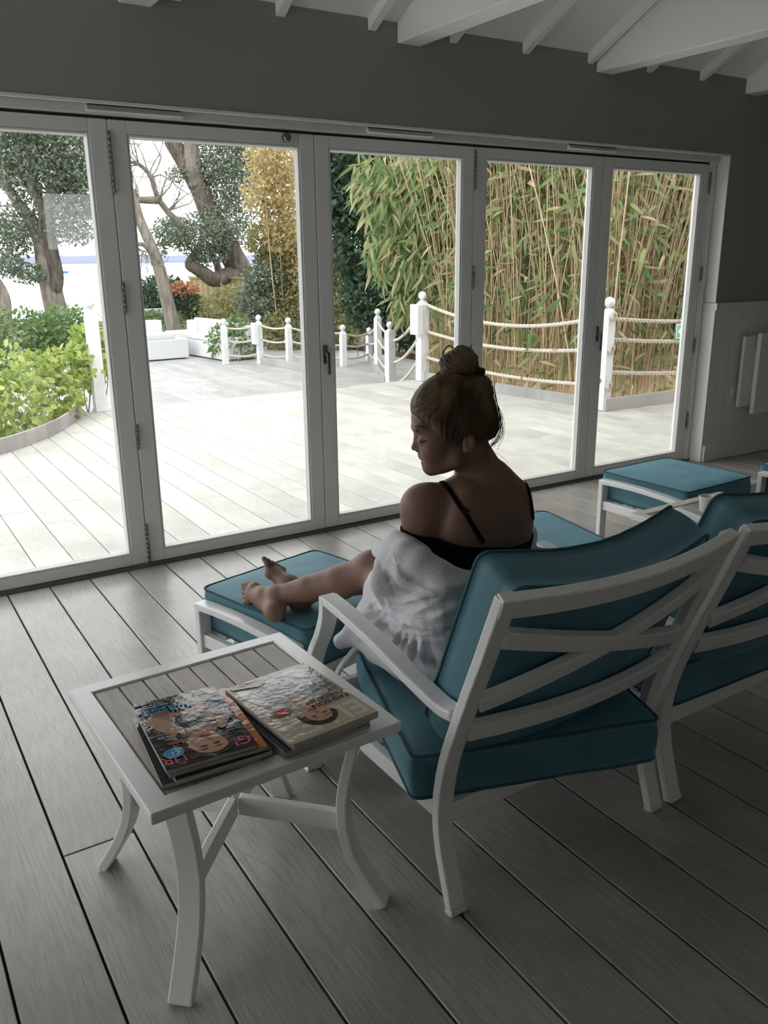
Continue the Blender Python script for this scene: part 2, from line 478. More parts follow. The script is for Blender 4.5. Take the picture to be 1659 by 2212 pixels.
MB().box(-2.03, 5.34, 4.150, 4.156, 0.008, 0.016).build('track_rib', M['track'], t3)
MB().box(-2.03, 5.34, 4.2, 4.245, -0.06, -0.004).build('outer_sill', M['white_out'], t3, 0.004)

def hinge(parent, x, z0, z1, y=YD - 0.006):
    n = max(3, int(round((z1 - z0) / 0.024)))
    b = MB()
    for i in range(n):
        a = z0 + (z1 - z0) * i / n; c = z0 + (z1 - z0) * (i + 1) / n - 0.003
        b.lathe([(0.0075, 0), (0.0075, c - a)], 10, 0, 0, a)
    b.lathe([(0.004, 0), (0.0045, z1 - z0 + 0.016)], 8, 0, 0, z0 - 0.008)
    return b.build('hinge', M['hinge'], parent, loc=(x, y, 0))

D_STILE, GZ0, GZ1 = 0.082, 0.088, 2.032
for i in range(7):
    x0, x1 = JOINTS[i] + 0.002, JOINTS[i + 1] - 0.002
    d = empty('door_%d' % (i + 1), (0, 0, 0)); d['kind'] = 'structure'
    y0, y1 = YD, YD + 0.062
    for a, b in ((x0, x0 + D_STILE), (x1 - D_STILE, x1)):
        MB().box(a, b, y0, y1, 0.018, 2.104).build('stile', M['trim'], d, 0.004)
    MB().box(x0 + D_STILE, x1 - D_STILE, y0, y1, 0.018, 0.072).build('bottom_rail', M['trim'], d, 0.003)
    MB().box(x0 + D_STILE, x1 - D_STILE, y0, y1, 2.048, 2.104).build('top_rail', M['trim'], d, 0.003)
    gx0, gx1 = x0 + D_STILE, x1 - D_STILE
    # glazing beads, set a hair back from the leaf face
    q = 0.017; ya, yb = y0 + 0.004, y0 + 0.034
    def bead(p, name='glazing_bead'):
        MB().hexa(p).build(name, M['trim'], d, 0.0015, 1)
    z0, z1 = 0.0735, 2.0465
    bead([(gx0 + .0015, ya, z0), (gx0 + q * .55, ya, z0), (gx0 + q, yb, z0), (gx0 + .0015, yb, z0), (gx0 + .0015, ya, z1), (gx0 + q * .55, ya, z1), (gx0 + q, yb, z1), (gx0 + .0015, yb, z1)])
    bead([(gx1 - q * .55, ya, z0), (gx1 - .0015, ya, z0), (gx1 - .0015, yb, z0), (gx1 - q, yb, z0), (gx1 - q * .55, ya, z1), (gx1 - .0015, ya, z1), (gx1 - .0015, yb, z1), (gx1 - q, yb, z1)])
    bead([(gx0 + q * .6, ya, z0), (gx1 - q * .6, ya, z0), (gx1 - q, yb, z0), (gx0 + q, yb, z0), (gx0 + q * .6, ya, z0 + q * .55), (gx1 - q * .6, ya, z0 + q * .55), (gx1 - q, yb, z0 + q), (gx0 + q, yb, z0 + q)])
    bead([(gx0 + q * .6, ya, z1 - q * .55), (gx1 - q * .6, ya, z1 - q * .55), (gx1 - q, yb, z1 - q), (gx0 + q, yb, z1 - q), (gx0 + q * .6, ya, z1), (gx1 - q * .6, ya, z1), (gx1 - q, yb, z1), (gx0 + q, yb, z1)])
    MB().box(gx0 + 0.002, gx1 - 0.002, y0 + 0.036, y0 + 0.042, 0.074, 2.046).build('pane', M['glass'], d)
    if i == 3:
        for a, b in ((1.80, 2.05), (1.27, 1.40), (0.62, 0.73), (0.02, 0.22)):
            hinge(d, 1.142, a, b)
        kb = MB().lathe([(0.02, 0), (0.023, 0.004), (0.021, 0.02), (0.012, 0.03)], 20).build('knob', M['handle'], d, loc=(2.015, YD, 2.08), rot=(math.radians(90), 0, 0))
    if i == 5:
        for a, b in ((1.88, 2.08), (1.33, 1.45)):
            hinge(d, 3.206, a, b)
    if i == 6:
        for a, b in ((1.92, 2.05), (1.33, 1.42), (0.82, 0.92), (0.26, 0.37)):
            hinge(d, 5.271, a, b)
    if i in (5, 6):
        hx = 2.2 if i == 5 else 4.262
        hd = MB().box(hx - .014, hx + .014, YD - 0.009, YD - 0.0005, 0.955, 1.055).build('handle_plate', M['handle'], d, 0.003)
        MB().box(hx - .008, hx + .008, YD - 0.034, YD - 0.0095, 1.0, 1.02).sweep([(hx, YD - 0.036, 1.018), (hx, YD - 0.040, 0.98), (hx + .002, YD - 0.038, 0.90)], (1, 0, 0), 0.02, 0.012).build('lever', M['handle'], hd, 0.003)

# trickle vents on the head of the frame
for n_, (a, b) in zip(('left', 'middle', 'right'), ((1.045, 1.475), (2.465, 2.88), (3.885, 4.30))):
    t = empty('trickle_vent', ((a + b) / 2, YD - 0.028, 2.139))
    h = (b - a) / 2
    MB().hexa([(-h, -0.03, -0.01), (h, -0.03, -0.01), (h, -0.001, -0.016), (-h, -0.001, -0.016), (-h, -0.012, 0.012), (h, -0.012, 0.012), (h, -0.001, 0.016), (-h, -0.001, 0.016)]).build('vent_hood', M['trim'], t, 0.002)
    MB().box(-h + .008, h - .008, -0.012, -0.002, 0.0125, 0.017).build('vent_slot', M['rubber'], t)
    tag(t, 'slim white trickle vent on the %s of the door head' % {'left': 'left end', 'middle': 'middle', 'right': 'right end'}[n_], 'vent', 'vents along the door head')

# socket and wall heater on the wainscot
s = empty('power_socket', (5.645, YW - 0.012, 0.515)); tag(s, 'square white power socket on the wainscot beside the wall heater', 'socket')
MB().box(-.043, .043, -.009, -.0005, -.043, .043).build('face_plate', M['plastic'], s, 0.004)
MB().box(-.02, -.006, -.0125, -.0095, -.018, .012).build('rocker_switch', M['plastic'], s, 0.001)
h = empty('wall_heater', (6.2, YW - 0.012, 0.34)); tag(h, 'flat white wall heater hung low on the wainscot', 'heater')
MB().box(-.56, .56, -.055, -.03, .06, .585).build('back_panel', M['plastic'], h, 0.004)
MB().box(-.45, .56, -.11, -.075, .0, .605).build('front_panel', M['plastic'], h, 0.006)
for xx in (-.4, .4):
    MB().box(xx - .02, xx + .02, -.075, -.001, .1, .5).build('bracket', M['plastic'], h)
# ------------------------------------------------------------------ garden furniture brought indoors
def back_v(z):
    """v of the upright (rear edge) at height z"""
    return float(np.interp(z, [0, .07, .136, .18, .22, .26, .30, .363, .42, .512, .603, .70, .866],
                           [0.0, .024, .045, .055, .06, .061, .057, .046, .030, -.004, -.039, -.078, -.141]))
CW = 0.752
def make_chair(loc, rz, label):
    t = empty('lounge_chair', loc, rz); tag(t, label, 'chair', 'white lounge chairs with teal cushions')
    f = M['frame']
    zs = [0.012, .05, .10, .15, .20, .25, .30, .35, .40, .44, .50, .56, .62, .70, .78, .862]
    for u0 in (0.023, CW - 0.023):
        pth = [(u0, back_v(z) + 0.013, z) for z in zs]
        MB().sweep(pth, (1, 0, 0), 0.046, 0.027).build('back_leg', f, t, 0.004)
        MB().sweep([(u0, back_v(0) + 0.013, 0.0), (u0, back_v(0.012) + 0.013, 0.012)], (1, 0, 0), 0.048, 0.029).build('foot_cap', M['plastic'], t, 0.002)
    for u0 in (0.025, CW - 0.025):
        arm = curve_pts([(u0, 0.022, .528), (u0, .08, .523), (u0, .19, .541), (u0, .28, .560), (u0, .37, .578), (u0, .50, .598), (u0, .60, .608)], 24)
        leg = curve_pts([(u0, .600, .6165), (u0, .607, .555), (u0, .635, .49), (u0, .678, .42), (u0, .712, .33), (u0, .727, .22), (u0, .732, .1), (u0, .733, .012)], 28)
        MB().sweep(arm, (1, 0, 0), 0.05, 0.026).build('arm', f, t, 0.005)
        MB().sweep(leg, (1, 0, 0), [0.05] * len(leg), 0.025).build('front_leg', f, t, 0.004)
        MB().sweep([(u0, .733, 0.0), (u0, .733, .012)], (1, 0, 0), 0.05, 0.029).build('foot_cap', M['plastic'], t, 0.002)
    # bowed back: rails and crossed bars follow a shallow arc
    nb = np.array([0, .931, .366])
    def bow(u): return 0.05 * (1 - (2 * u / CW - 1) ** 2)
    def bpt(u, z): return (u, back_v(z) + 0.013 - bow(u), z)
    def bar(name, f0, w, tt=0.026, u0=0.04, u1=CW - 0.04):
        us = np.linspace(u0, u1, 17)
        pth = [bpt(u, f0(u / CW)) for u in us]
        sd = []
        for i in range(len(pth)):
            a = np.array(pth[min(i + 1, 16)]) - np.array(pth[max(i - 1, 0)])
            sd.append(np.cross(nb, a))
        return MB().sweep(pth, sd, w, tt).build(name, f, t, 0.004)
    bar('top_rail', lambda s: 0.842 - 0.014 * math.sin(math.pi * s), 0.05, 0.03, 0.004, CW - 0.004)
    bar('bottom_rail', lambda s: 0.490 - 0.008 * s, 0.052)
    bar('cross_bar', lambda s: 0.768 - 0.215 * s, 0.045, 0.0255)
    bar('cross_bar', lambda s: 0.560 + 0.215 * s, 0.045, 0.0265)
    # seat frame
    for u0 in (0.025, CW - 0.025):
        MB().sweep([(u0, .085, .245), (u0, .4, .25), (u0, .714, .262)], (0, 0, 1), 0.048, 0.026).build('side_rail', f, t, 0.004)
    us = np.linspace(0.04, CW - .04, 9)
    MB().sweep([(u, 0.074, 0.240) for u in us], (0, 0, 1), 0.052, 0.025).build('rear_rail', f, t, 0.004)
    MB().sweep([(u, .708, 0.262) for u in us], (0, 0, 1), 0.046, 0.025).build('front_rail', f, t, 0.004)
    for k in range(5):
        v = 0.16 + k * 0.115
        MB().box(0.04, CW - .04, v, v + 0.05, 0.236 + v * .02, 0.246 + v * .02).build('seat_slat', f, t, 0.002)
    return t

def cushion(name, w, d, t, label, group, crown=0.02, n=28, warp=None, wr=0.004, seed=0, r=0.05):
    def plan(a, b):
        # rounded-corner square map
        x, y = a * w / 2, b * d / 2
        cx, cy = w / 2 - r, d / 2 - r
        if abs(x) > cx and abs(y) > cy:
            dx, dy = abs(x) - cx, abs(y) - cy
            m = max(dx, dy); L = math.hypot(dx, dy)
            if L > 1e-9:
                dx, dy = dx * m / L, dy * m / L
            x = math.copysign(cx + dx, x); y = math.copysign(cy + dy, y)
        return x, y
    def wk(x, y, z, e):
        nz = mnoise.noise(Vector((x * 7 + seed, y * 7, z * 3)))
        n2 = mnoise.noise(Vector((x * 26 + seed, y * 9 + 3, z * 3)))
        return wr * (nz * 1.3 + n2 * 0.6) * (0.35 + 0.65 * e)
    if warp is None: warp = lambda p: p
    V = []; F = []
    g = np.linspace(-1, 1, n + 1)
    # ease the grid so rows crowd at the rim
    g = np.sin(g * math.pi / 2) * 0.55 + g * 0.45
    for s in (1, -1):
        for a in g:
            for b in g:
                x, y = plan(a, b)
                e = (1 - a ** 4) * (1 - b ** 4)
                rim = max(abs(a), abs(b))
                z = t / 2 + crown * e ** 0.6 * (1 if s > 0 else 0.35)
                z += wk(x, y, s, e)
                V.append(warp((x, y, s * z)))
    N = n + 1
    for i in range(n):
        for j in range(n):
            a = i * N + j
            F.append((a, a + N, a + N + 1, a + 1))
            o = N * N
            F.append((o + a, o + a + 1, o + a + N + 1, o + a + N))
    # rim loop
    loop = [(i, 0) for i in range(n)] + [(n, j) for j in range(n)] + [(i, n) for i in range(n, 0, -1)] + [(0, j) for j in range(n, 0, -1)]
    L = len(loop)
    prev = [i * N + j for i, j in loop]
    for k in range(1, 5):
        if k < 4:
            q = k / 4; cur = []
            for i, j in loop:
                x, y = plan(g[i], g[j])
                bl = 1 + 0.022 * math.sin(math.pi * q) + 0.004 * mnoise.noise(Vector((x * 20, y * 20, q * 4 + seed)))
                V.append(warp((x * bl, y * bl, t / 2 - t * q))); cur.append(len(V) - 1)
        else:
            cur = [N * N + i * N + j for i, j in loop]
        for m_ in range(L):
            F.append((prev[m_], prev[(m_ + 1) % L], cur[(m_ + 1) % L], cur[m_]))
        prev = cur
    b = MB().add(V, F, True)
    o = b.build(name, M['teal'])
    tag(o, label, 'cushion', group)
    for s in (1, -1):
        pts = []
        for i, j in loop:
            x, y = plan(g[i], g[j]); pts.append(warp((x * 1.004, y * 1.004, s * (t / 2 + wk(x, y, s, 0)))))
        MB().tube(pts, 0.0042, 6, closed=True).build('piping', M['tealpipe'], o)
    return o

TH = math.radians(1.0)
O1 = np.array([0.996, 1.299, 0.0])
UU = np.array([math.cos(TH), math.sin(TH), 0]); VV = np.array([-math.sin(TH), math.cos(TH), 0]); ZZ = np.array([0, 0, 1.0])
def L2W(p, O=O1): return O + UU * p[0] + VV * p[1] + ZZ * p[2]
O2 = np.array([1.781, 1.310, 0.0])
chair1 = make_chair(tuple(O1), TH, 'white metal lounge chair the woman sits in, crossed bars in its back')
chair2 = copy_tree(chair1); chair2.location = tuple(O2)
chair2['label'] = 'white metal lounge chair with nobody in it, cut off by the right edge'

def place(o, O, p, rz, basis=None):
    """p in the chair's own frame; rz extra turn; basis columns for tilted cushions"""
    w_ = L2W(p, O)
    if basis is None:
        o.matrix_world = Matrix.Translation(Vector(w_)) @ Matrix.Rotation(TH + rz, 4, 'Z')
    else:
        R3 = Matrix.Rotation(TH + rz, 4, 'Z') @ Matrix(((basis[0][0], basis[1][0], basis[2][0], 0), (basis[0][1], basis[1][1], basis[2][1], 0), (basis[0][2], basis[1][2], basis[2][2], 0), (0, 0, 0, 1)))
        o.matrix_world = Matrix.Translation(Vector(w_)) @ R3
def seat_sag(cx, cy, rad, dep):
    def f(p):
        x, y, z = p
        g_ = math.exp(-((x - cx) ** 2 + (y - cy) ** 2) / (2 * rad * rad))
        return (x, y, z - (dep * g_ if z > 0 else 0))
    return f
sc1 = cushion('seat_cushion', 0.645, 0.60, 0.115, 'teal seat cushion twisted askew under the woman', 'teal cushions of the lounge chairs', 0.022, warp=seat_sag(-.06, .02, .16, .03), seed=2, wr=0.005, r=0.022)
place(sc1, O1, (.372, .298, .264 + .0575 + .008), math.radians(-19.0))
sc2 = cushion('seat_cushion', 0.64, 0.62, 0.12, 'teal seat cushion of the lounge chair at the right edge', 'teal cushions of the lounge chairs', 0.022, seed=9, r=0.022)
place(sc2, O2, (.376, .36, .266 + .06 + .008), math.radians(-2))
UPB = [(1, 0, 0), (0, -.366, .931), (0, -.931, -.366)]     # across, up the back, rearwards
def back_warp(sag=0.0):
    def f(p):
        x, y, z = p
        s = (2 * x / .63)
        z2 = z + 0.042 * (1 - s * s)
        y2 = y - (sag * math.exp(-((x - .0) ** 2) / .03) * (0.5 + y / .56)) + 0.012 * s * s * (0.5 + y / .56)
        return (x, y2, z2)
    return f
for O_, rz_, lab, sd in ((O1, 0.0, 'teal back cushion behind the woman', 4), (O2, 0.0, 'teal back cushion of the lounge chair at the right edge', 12)):
    bc = cushion('back_cushion', 0.625, 0.515, 0.12, lab, 'teal cushions of the lounge chairs', 0.012, warp=back_warp(0.012 if sd == 4 else 0), seed=sd, wr=0.005, r=0.03)
    zc = 0.637; vc = back_v(zc) + 0.040 + 0.064
    place(bc, O_, (.374, vc, zc), rz_, UPB)

def make_ottoman(p, rz, label):
    """p: centre in the chair-row frame"""
    t = empty('ottoman', tuple(L2W((p[0], p[1], 0))), TH + rz); tag(t, label, 'ottoman', 'white ottomans with teal cushions')
    f = M['frame']; HW, HD = 0.318, 0.255
    for s in (-1, 1):
        x = s * (HW - 0.024)
        MB().sweep([(x, HD - .0135, 0.0), (x, HD - .0135, .2), (x, HD - .0135, .352)], (1, 0, 0), 0.048, 0.027).build('leg', f, t, 0.004)
        MB().sweep([(x, -HD + .0135, 0.0), (x, -HD + .0135, .2), (x, -HD + .0135, .345)], (1, 0, 0), 0.048, 0.027).build('leg', f, t, 0.004)
        pth = [(x, y, .3545 + .012 * (1 - (y / HD) ** 2) + .006 * y / HD) for y in np.linspace(-HD, HD, 11)]
        MB().sweep(pth, (1, 0, 0), 0.05, 0.025).build('top_rail', f, t, 0.004)
        MB().sweep([(x, -HD + .027, .235), (x, 0, .235), (x, HD - .027, .235)], (0, 0, 1), 0.048, 0.026).build('side_rail', f, t, 0.003)
    for y in (-HD + .014, HD - .014):
        MB().sweep([(-HW + .05, y, .235), (0, y, .235), (HW - .05, y, .235)], (0, 0, 1), 0.048, 0.025).build('cross_rail', f, t, 0.003)
    for y in (-.12, -.03, .06, .15):
        MB().box(-HW + .05, HW - .05, y, y + .05, .247, .257).build('slat', f, t, 0.002)
    return t
def ottoman_set(p, rz, lab, clab, sd, dent=None, t=0.14):
    o = make_ottoman(p, rz, lab)
    c_ = cushion('ottoman_cushion', 0.532, 0.535, t, clab, 'teal cushions of the ottomans', 0.012, seed=sd, wr=0.004, warp=dent, r=0.028)
    place(c_, O1, (p[0], p[1] + 0.012, .2585 + t / 2 + .006), rz)
    return o
# ottoman 1: its front-left frame corner lies at (-.10, 1.32), turned about 14 degrees
def corner_to_centre(cx, cy, sx, sy, a, HW=0.318, HD=0.255):
    c_, s_ = math.cos(a), math.sin(a)
    return (cx - (sx * HW * c_ - sy * HD * s_), cy - (sx * HW * s_ + sy * HD * c_))
a1 = math.radians(14.0)
ottoman_set(corner_to_centre(-.103, 1.325, -1, 1, a1), a1, 'white ottoman under the feet of the woman', 'teal ottoman cushion with bare feet resting on it', 21)
a2 = math.radians(-11.0)
ottoman_set(corner_to_centre(1.575 + .05, 1.335 - .005, 1, 1, a2), a2, 'white ottoman mostly hidden behind the woman', 'pale teal ottoman cushion seen just right of the back of the woman', 23)
a3 = math.radians(1.5)
ottoman_set(corner_to_centre(2.285, 1.70, -1, 1, a3), a3, 'white ottoman standing free in front of the rightmost door', 'plump light teal cushion on the ottoman nearest the rightmost door', 25)
a4 = math.radians(2.0)
ottoman_set(corner_to_centre(3.11, 1.32, -1, 1, a4), a4, 'white ottoman only just showing at the right edge', 'teal cushion on the ottoman cut off at the right edge', 27)

# ------------------------------------------------------------------ side tables
def make_table(loc, rz, label, W_=0.582, D_=0.588, ht=0.5):
    t = empty('side_table', loc, rz); tag(t, label, 'table', 'white side tables with slatted tops')
    f = M['frame']; x, y = W_ / 2, D_ / 2; b_ = 0.046; th = 0.026
    z1, z0 = ht, ht - th
    O_ = [(-x, -y), (x, -y), (x, y), (-x, y)]
    I_ = [(-x + b_, -y + b_), (x - b_, -y + b_), (x - b_, y - b_), (-x + b_, y - b_)]
    vs_ = [(a, b, z0) for a, b in O_] + [(a, b, z0) for a, b in I_] + [(a, b, z1) for a, b in O_] + [(a, b, z1) for a, b in I_]; fs_ = []
    for k in range(4):
        n = (k + 1) % 4
        fs_ += [(k, n, n + 8, k + 8), (n + 4, k + 4, k + 12, n + 12), (k + 8, n + 8, n + 12, k + 12), (n, k, k + 4, n + 4)]
    MB().add(vs_, fs_).build('table_frame', f, t, 0.004, 3)
    n_ = 8; iw = 2 * (x - b_) - 0.004; sw = iw / n_
    me = board_mesh(sw - 0.004, 2 * (y - b_) - 0.006, 0.014, 0.0015).mesh('slat'); me.materials.append(M['slat'])
    for k in range(n_):
        s_ = link(bpy.data.objects.new('slat', me), t); s_.location = (-iw / 2 + sw * (k + .5), 0, ht - 0.004)
    for yy in (-.15, .15):
        MB().box(-x + b_ + .001, x - b_ - .001, yy - .02, yy + .02, ht - .03, ht - .0185).build('batten', f, t)
    prof = [(0, .045), (.05, .076), (.1, .104), (.15, .126), (.21, .139), (.27, .141), (.33, .134), (.40, .118), (.474, .098)]
    for sx, sy in ((-1, -1), (1, -1), (1, 1), (-1, 1)):
        di = np.array([-sx, -sy]) / math.sqrt(2)
        c0 = np.array([sx * x, sy * y])
        pth = curve_pts([(c0[0] + di[0] * s, c0[1] + di[1] * s, z) for z, s in prof], 32)
        lg = MB().sweep(pth, (-di[1], di[0], 0), 0.055, 0.026).build('leg', f, t, 0.004)
        e0 = c0 + di * 0.15
        MB().sweep([(e0[0], e0[1], .222), (0 + di[0] * -.012, 0 + di[1] * -.012, .232)], (0, 0, 1), 0.05, 0.022).build('brace', f, t, 0.003)
    return t
T1 = make_table((0.624, 1.689, 0), math.radians(2.0), 'white side table with magazines on its slatted top')
TT = copy_tree(T1); TT.location = tuple(L2W((1.90, .62, 0))); TT.rotation_euler = (0, 0, TH)
TT['label'] = 'white side table with the paper cup, behind the empty lounge chair'

# paper cup on the far table
cp = empty('paper_cup', tuple(L2W((1.873, .745, .4965)))); tag(cp, 'small white paper cup with a pale drink in it', 'cup')
MB().lathe([(.026, 0), (.028, .002), (.0345, .066), (.0362, .068), (.0365, .0705), (.0350, .072), (.0335, .070), (.0332, .062)], 28).build('cup_wall', M['plastic'], cp)
M['tea'] = mat('milky_tea', (0.62, 0.54, 0.40), 0.2)
MB().lathe([(.001, 0.0605), (.0325, .0606)], 24).build('drink', M['tea'], cp)
# ------------------------------------------------------------------ magazines
M['paper'] = mat('magazine_pages', (0.55, 0.53, 0.49), 0.6, 0.3)
_tc = nd(M['paper'], 'ShaderNodeTexCoord'); _wv = nd(M['paper'], 'ShaderNodeTexWave', Scale=260.0, Distortion=1.0)
_wv.bands_direction = 'Z'; lk(M['paper'], _tc, 'Object', _wv, 'Vector')
_rp = nd(M['paper'], 'ShaderNodeValToRGB'); _rp.color_ramp.elements[0].color = (0.30, 0.28, 0.26, 1); _rp.color_ramp.elements[1].color = (0.60, 0.58, 0.54, 1)
lk(M['paper'], _wv, 'Fac', _rp, 'Fac'); lk(M['paper'], _rp, 'Color', bsdf(M['paper']), 'Base Color')
def gloss(name, c, c2=None, crumple=0.16):
    m = mat(name, c, 0.10, 0.5)
    if c2: noise_color(m, c, c2, 9, 4)
    bsdf(m).inputs['Coat Weight'].default_value = 0.0; bsdf(m).inputs['Coat Roughness'].default_value = 0.06
    noisebump(m, 34, crumple, 0.006, 3.0)
    return m
PR_ = {n: gloss('print_' + n, c) for n, c in dict(black=(0.012, 0.012, 0.014), charcoal=(0.035, 0.035, 0.04), pink=(0.52, 0.09, 0.12), blue=(0.03, 0.26, 0.52), white=(0.62, 0.62, 0.62), skin=(0.42, 0.25, 0.16), skin2=(0.27, 0.15, 0.095), hair=(0.035, 0.018, 0.012), tan=(0.40, 0.335, 0.25), tan2=(0.52, 0.46, 0.37), red=(0.5, 0.06, 0.035), grey=(0.36, 0.365, 0.36), orange=(0.55, 0.15, 0.03), lip=(0.3, 0.07, 0.06), cream=(0.6, 0.58, 0.53)).items()}
def text_mesh(body, size, bold=False, align='LEFT'):
    cu = bpy.data.curves.new('tmp_text', 'FONT'); cu.body = body; cu.size = size; cu.align_x = align
    cu.resolution_u = 3
    if bold: cu.offset = size * 0.018
    o = bpy.data.objects.new('tmp_text', cu); COL.objects.link(o)
    dg = bpy.context.evaluated_depsgraph_get(); dg.update()
    me = bpy.data.meshes.new_from_object(o.evaluated_get(dg))
    V = [tuple(v.co) for v in me.vertices]; F = [tuple(p.vertices) for p in me.polygons]
    bpy.data.objects.remove(o); bpy.data.curves.remove(cu); bpy.data.meshes.remove(me)
    return V, F
class Mag:
    def __init__(s, c, z, yaw, w, h, t, cover, label, curl=0.0, name='magazine'):
        s.w, s.h, s.t, s.curl = w, h, t, curl
        s.o = empty(name, (c[0], c[1], z), yaw); tag(s.o, label, 'magazine', 'magazines on the side table')
        n = 14
        # page block and cover follow the same gentle curl
        vs = []; fs = []
        g = [(-w / 2 + w * i / n, -h / 2 + h * j / n) for i in range(n + 1) for j in range(n + 1)]
        for x, y in g: vs.append((x, y, s.lift(x, y) * .3 + .0006))
        for x, y in g: vs.append((x * .992, y * .994, t + s.lift(x, y)))
        N = n + 1; K = N * N
        for i in range(n):
            for j in range(n):
                a = i * N + j
                fs.append((a, a + 1, a + N + 1, a + N)); fs.append((K + a, K + a + N, K + a + N + 1, K + a + 1))
        lp = [i * N for i in range(n)] + [n * N + j for j in range(n)] + [i * N + n for i in range(n, 0, -1)] + [j for j in range(n, 0, -1)]
        for k in range(len(lp)): fs.append((lp[k], lp[(k + 1) % len(lp)], K + lp[(k + 1) % len(lp)], K + lp[k]))
        MB().add(vs, fs, True).build('page_block', M['paper'], s.o)
        vs = [(x, y, t + .0008 + s.lift(x, y)) for x, y in g]; fs = []
        for i in range(n):
            for j in range(n):
                a = i * N + j; fs.append((a, a + N, a + N + 1, a + 1))
        s.cover = MB().add(vs, fs, True).build('cover', cover, s.o)
        sp = [(-w / 2 - .0006, y, .0) for y in (-h / 2, h / 2)]
        MB().hexa([(-w / 2 - .0012, -h / 2, .0006), (-w / 2, -h / 2, .0006), (-w / 2, h / 2, .0006), (-w / 2 - .0012, h / 2, .0006), (-w / 2 - .0012, -h / 2, t), (-w / 2, -h / 2, t), (-w / 2, h / 2, t), (-w / 2 - .0012, h / 2, t)]).build('spine', cover, s.o)
        s.lay = 1
    def lift(s, x, y):
        q = max(0.0, x / s.w + .1) ** 2 * max(0.0, y / s.h + 0.25)
        e = max(0.0, -y / s.h - .25) * max(0, x / s.w + .2) * .5
        return s.curl * (q * 1.6 + e)
    def put(s, V, F, m, name='printed_area'):
        s.lay += 1
        vs = [(x, y, s.t + .0008 + s.lift(x, y) + s.lay * 0.00012) for x, y, *_ in V]
        return MB().add(vs, F, True).build(name, m, s.cover)
    def poly(s, pts, m, name='printed_area', center=None):
        pts = [(p[0], p[1]) for p in curve_closed(pts)]
        return s.put(pts, [tuple(range(len(pts)))], m, name)
    def txt(s, body, x, y, size, m, bold=False, name='lettering', rot=0.0, sx=1.0):
        V, F = text_mesh(body, size, bold)
        c, d = math.cos(rot), math.sin(rot)
        V = [(x + (vx * c * sx - vy * d), y + (vx * d * sx + vy * c)) for vx, vy, _ in V]
        return s.put(V, F, m, name)
def curve_closed(pts, k=5):
    P = [np.array((p[0], p[1]), float) for p in pts]; n = len(P); out = []
    for i in range(n):
        a, b, c, d = P[i - 1], P[i], P[(i + 1) % n], P[(i + 2) % n]
        for j in range(k):
            t = j / k
            out.append(0.5 * ((2 * b) + (-a + c) * t + (2 * a - 5 * b + 4 * c - d) * t * t + (-a + 3 * b - 3 * c + d) * t ** 3))
    return out
ZT = 0.4972
YG = math.radians(180 - 3.1); YE = math.radians(180 + 5.7)
# lower magazines of both stacks
Mag((0.503, 1.588), ZT, math.radians(180 - 5), .205, .29, .011, PR_['charcoal'], 'dark magazine at the bottom of the left stack')
Mag((0.520, 1.578), ZT + .0125, math.radians(180 - 2), .205, .292, .010, PR_['charcoal'], 'grey-edged magazine second from the bottom of the left stack')
Mag((0.515, 1.582), ZT + .024, math.radians(180 - 4), .205, .285, .010, PR_['orange'], 'orange magazine just under the top one of the left stack')
G = Mag((0.5005, 1.5845), ZT + .0355, YG, .19, .29, .008, PR_['black'], 'black-covered magazine with pink title lettering on top of the left stack', 0.004)
w2, h2 = .095, .145
G.poly([(-.055, .02), (-.03, .05), (.02, .045), (.055, .02), (.07, -.03), (.075, -.075), (.04, -.085), (.0, -.06), (-.02, -.11), (-.005, -.14), (-.03, -.143), (-.05, -.10), (-.045, -.05), (-.07, -.02)], PR_['skin2'])
G.poly([(.02, .03), (.055, .01), (.08, -.03), (.078, -.07), (.05, -.055), (.03, -.02)], PR_['skin'])
G.poly([(-.035, .0), (.01, .01), (.03, -.02), (.02, -.05), (-.02, -.045), (-.045, -.025)], PR_['black'])
G.poly([(-.09, -.115), (-.075, -.11), (-.06, -.14), (-.072, -.144)], PR_['skin'])
# hair and face
G.txt('GLAMOUR', -.0915, .098, .047, PR_['pink'], True, sx=.83)
G.poly([(-.05, .128), (-.015, .138), (.03, .13), (.052, .10), (.05, .05), (.035, .02), (.02, .045), (-.04, .06), (-.058, .10)], PR_['hair'])
G.poly([(-.043, .112), (-.015, .128), (.018, .115), (.03, .085), (.026, .055), (.005, .035), (-.02, .038), (-.035, .06), (-.043, .085)], PR_['skin'])
for ex in (-.024, .004): G.poly([(ex - .008, .096), (ex, .1005), (ex + .009, .096), (ex, .093)], PR_['hair'])
for ex in (-.026, .004): G.poly([(ex - .008, .106), (ex + .001, .1105), (ex + .011, .106), (ex + .001, .108)], PR_['hair'])
G.poly([(-.022, .085), (-.016, .073), (-.009, .071), (-.013, .078)], PR_['skin2'])
G.poly([(-.024, .058), (-.012, .062), (.004, .057), (-.009, .051)], PR_['lip'])
G.poly([(-.085, .0), (-.06, .045), (-.045, .04), (-.05, .01), (-.03, .005), (-.04, -.01), (-.07, -.015)], PR_['skin'])
G.poly([(math.cos(a) * .0215 + .066, math.sin(a) * .0185 + .094) for a in np.linspace(0, 6.283, 13)[:-1]], PR_['blue'])
G.txt('£1', .0515, .0885, .021, PR_['white'], True); G.txt('NOW ONLY', .0505, .1045, .006, PR_['white']); G.txt('SPECIAL', .053, .081, .005, PR_['white'])
G.txt('dako', .030, .053, .019, PR_['pink'], True)
for k, l_ in enumerate(('A REAL', 'relationship')): G.txt(l_, .045, .036 - k * .009, .0075, PR_['white'])
for k, l_ in enumerate(('4. your', 'relationship', 'tough', 'to last?')): G.txt(l_, .058, .022 - k * .010, .0085, PR_['white'])
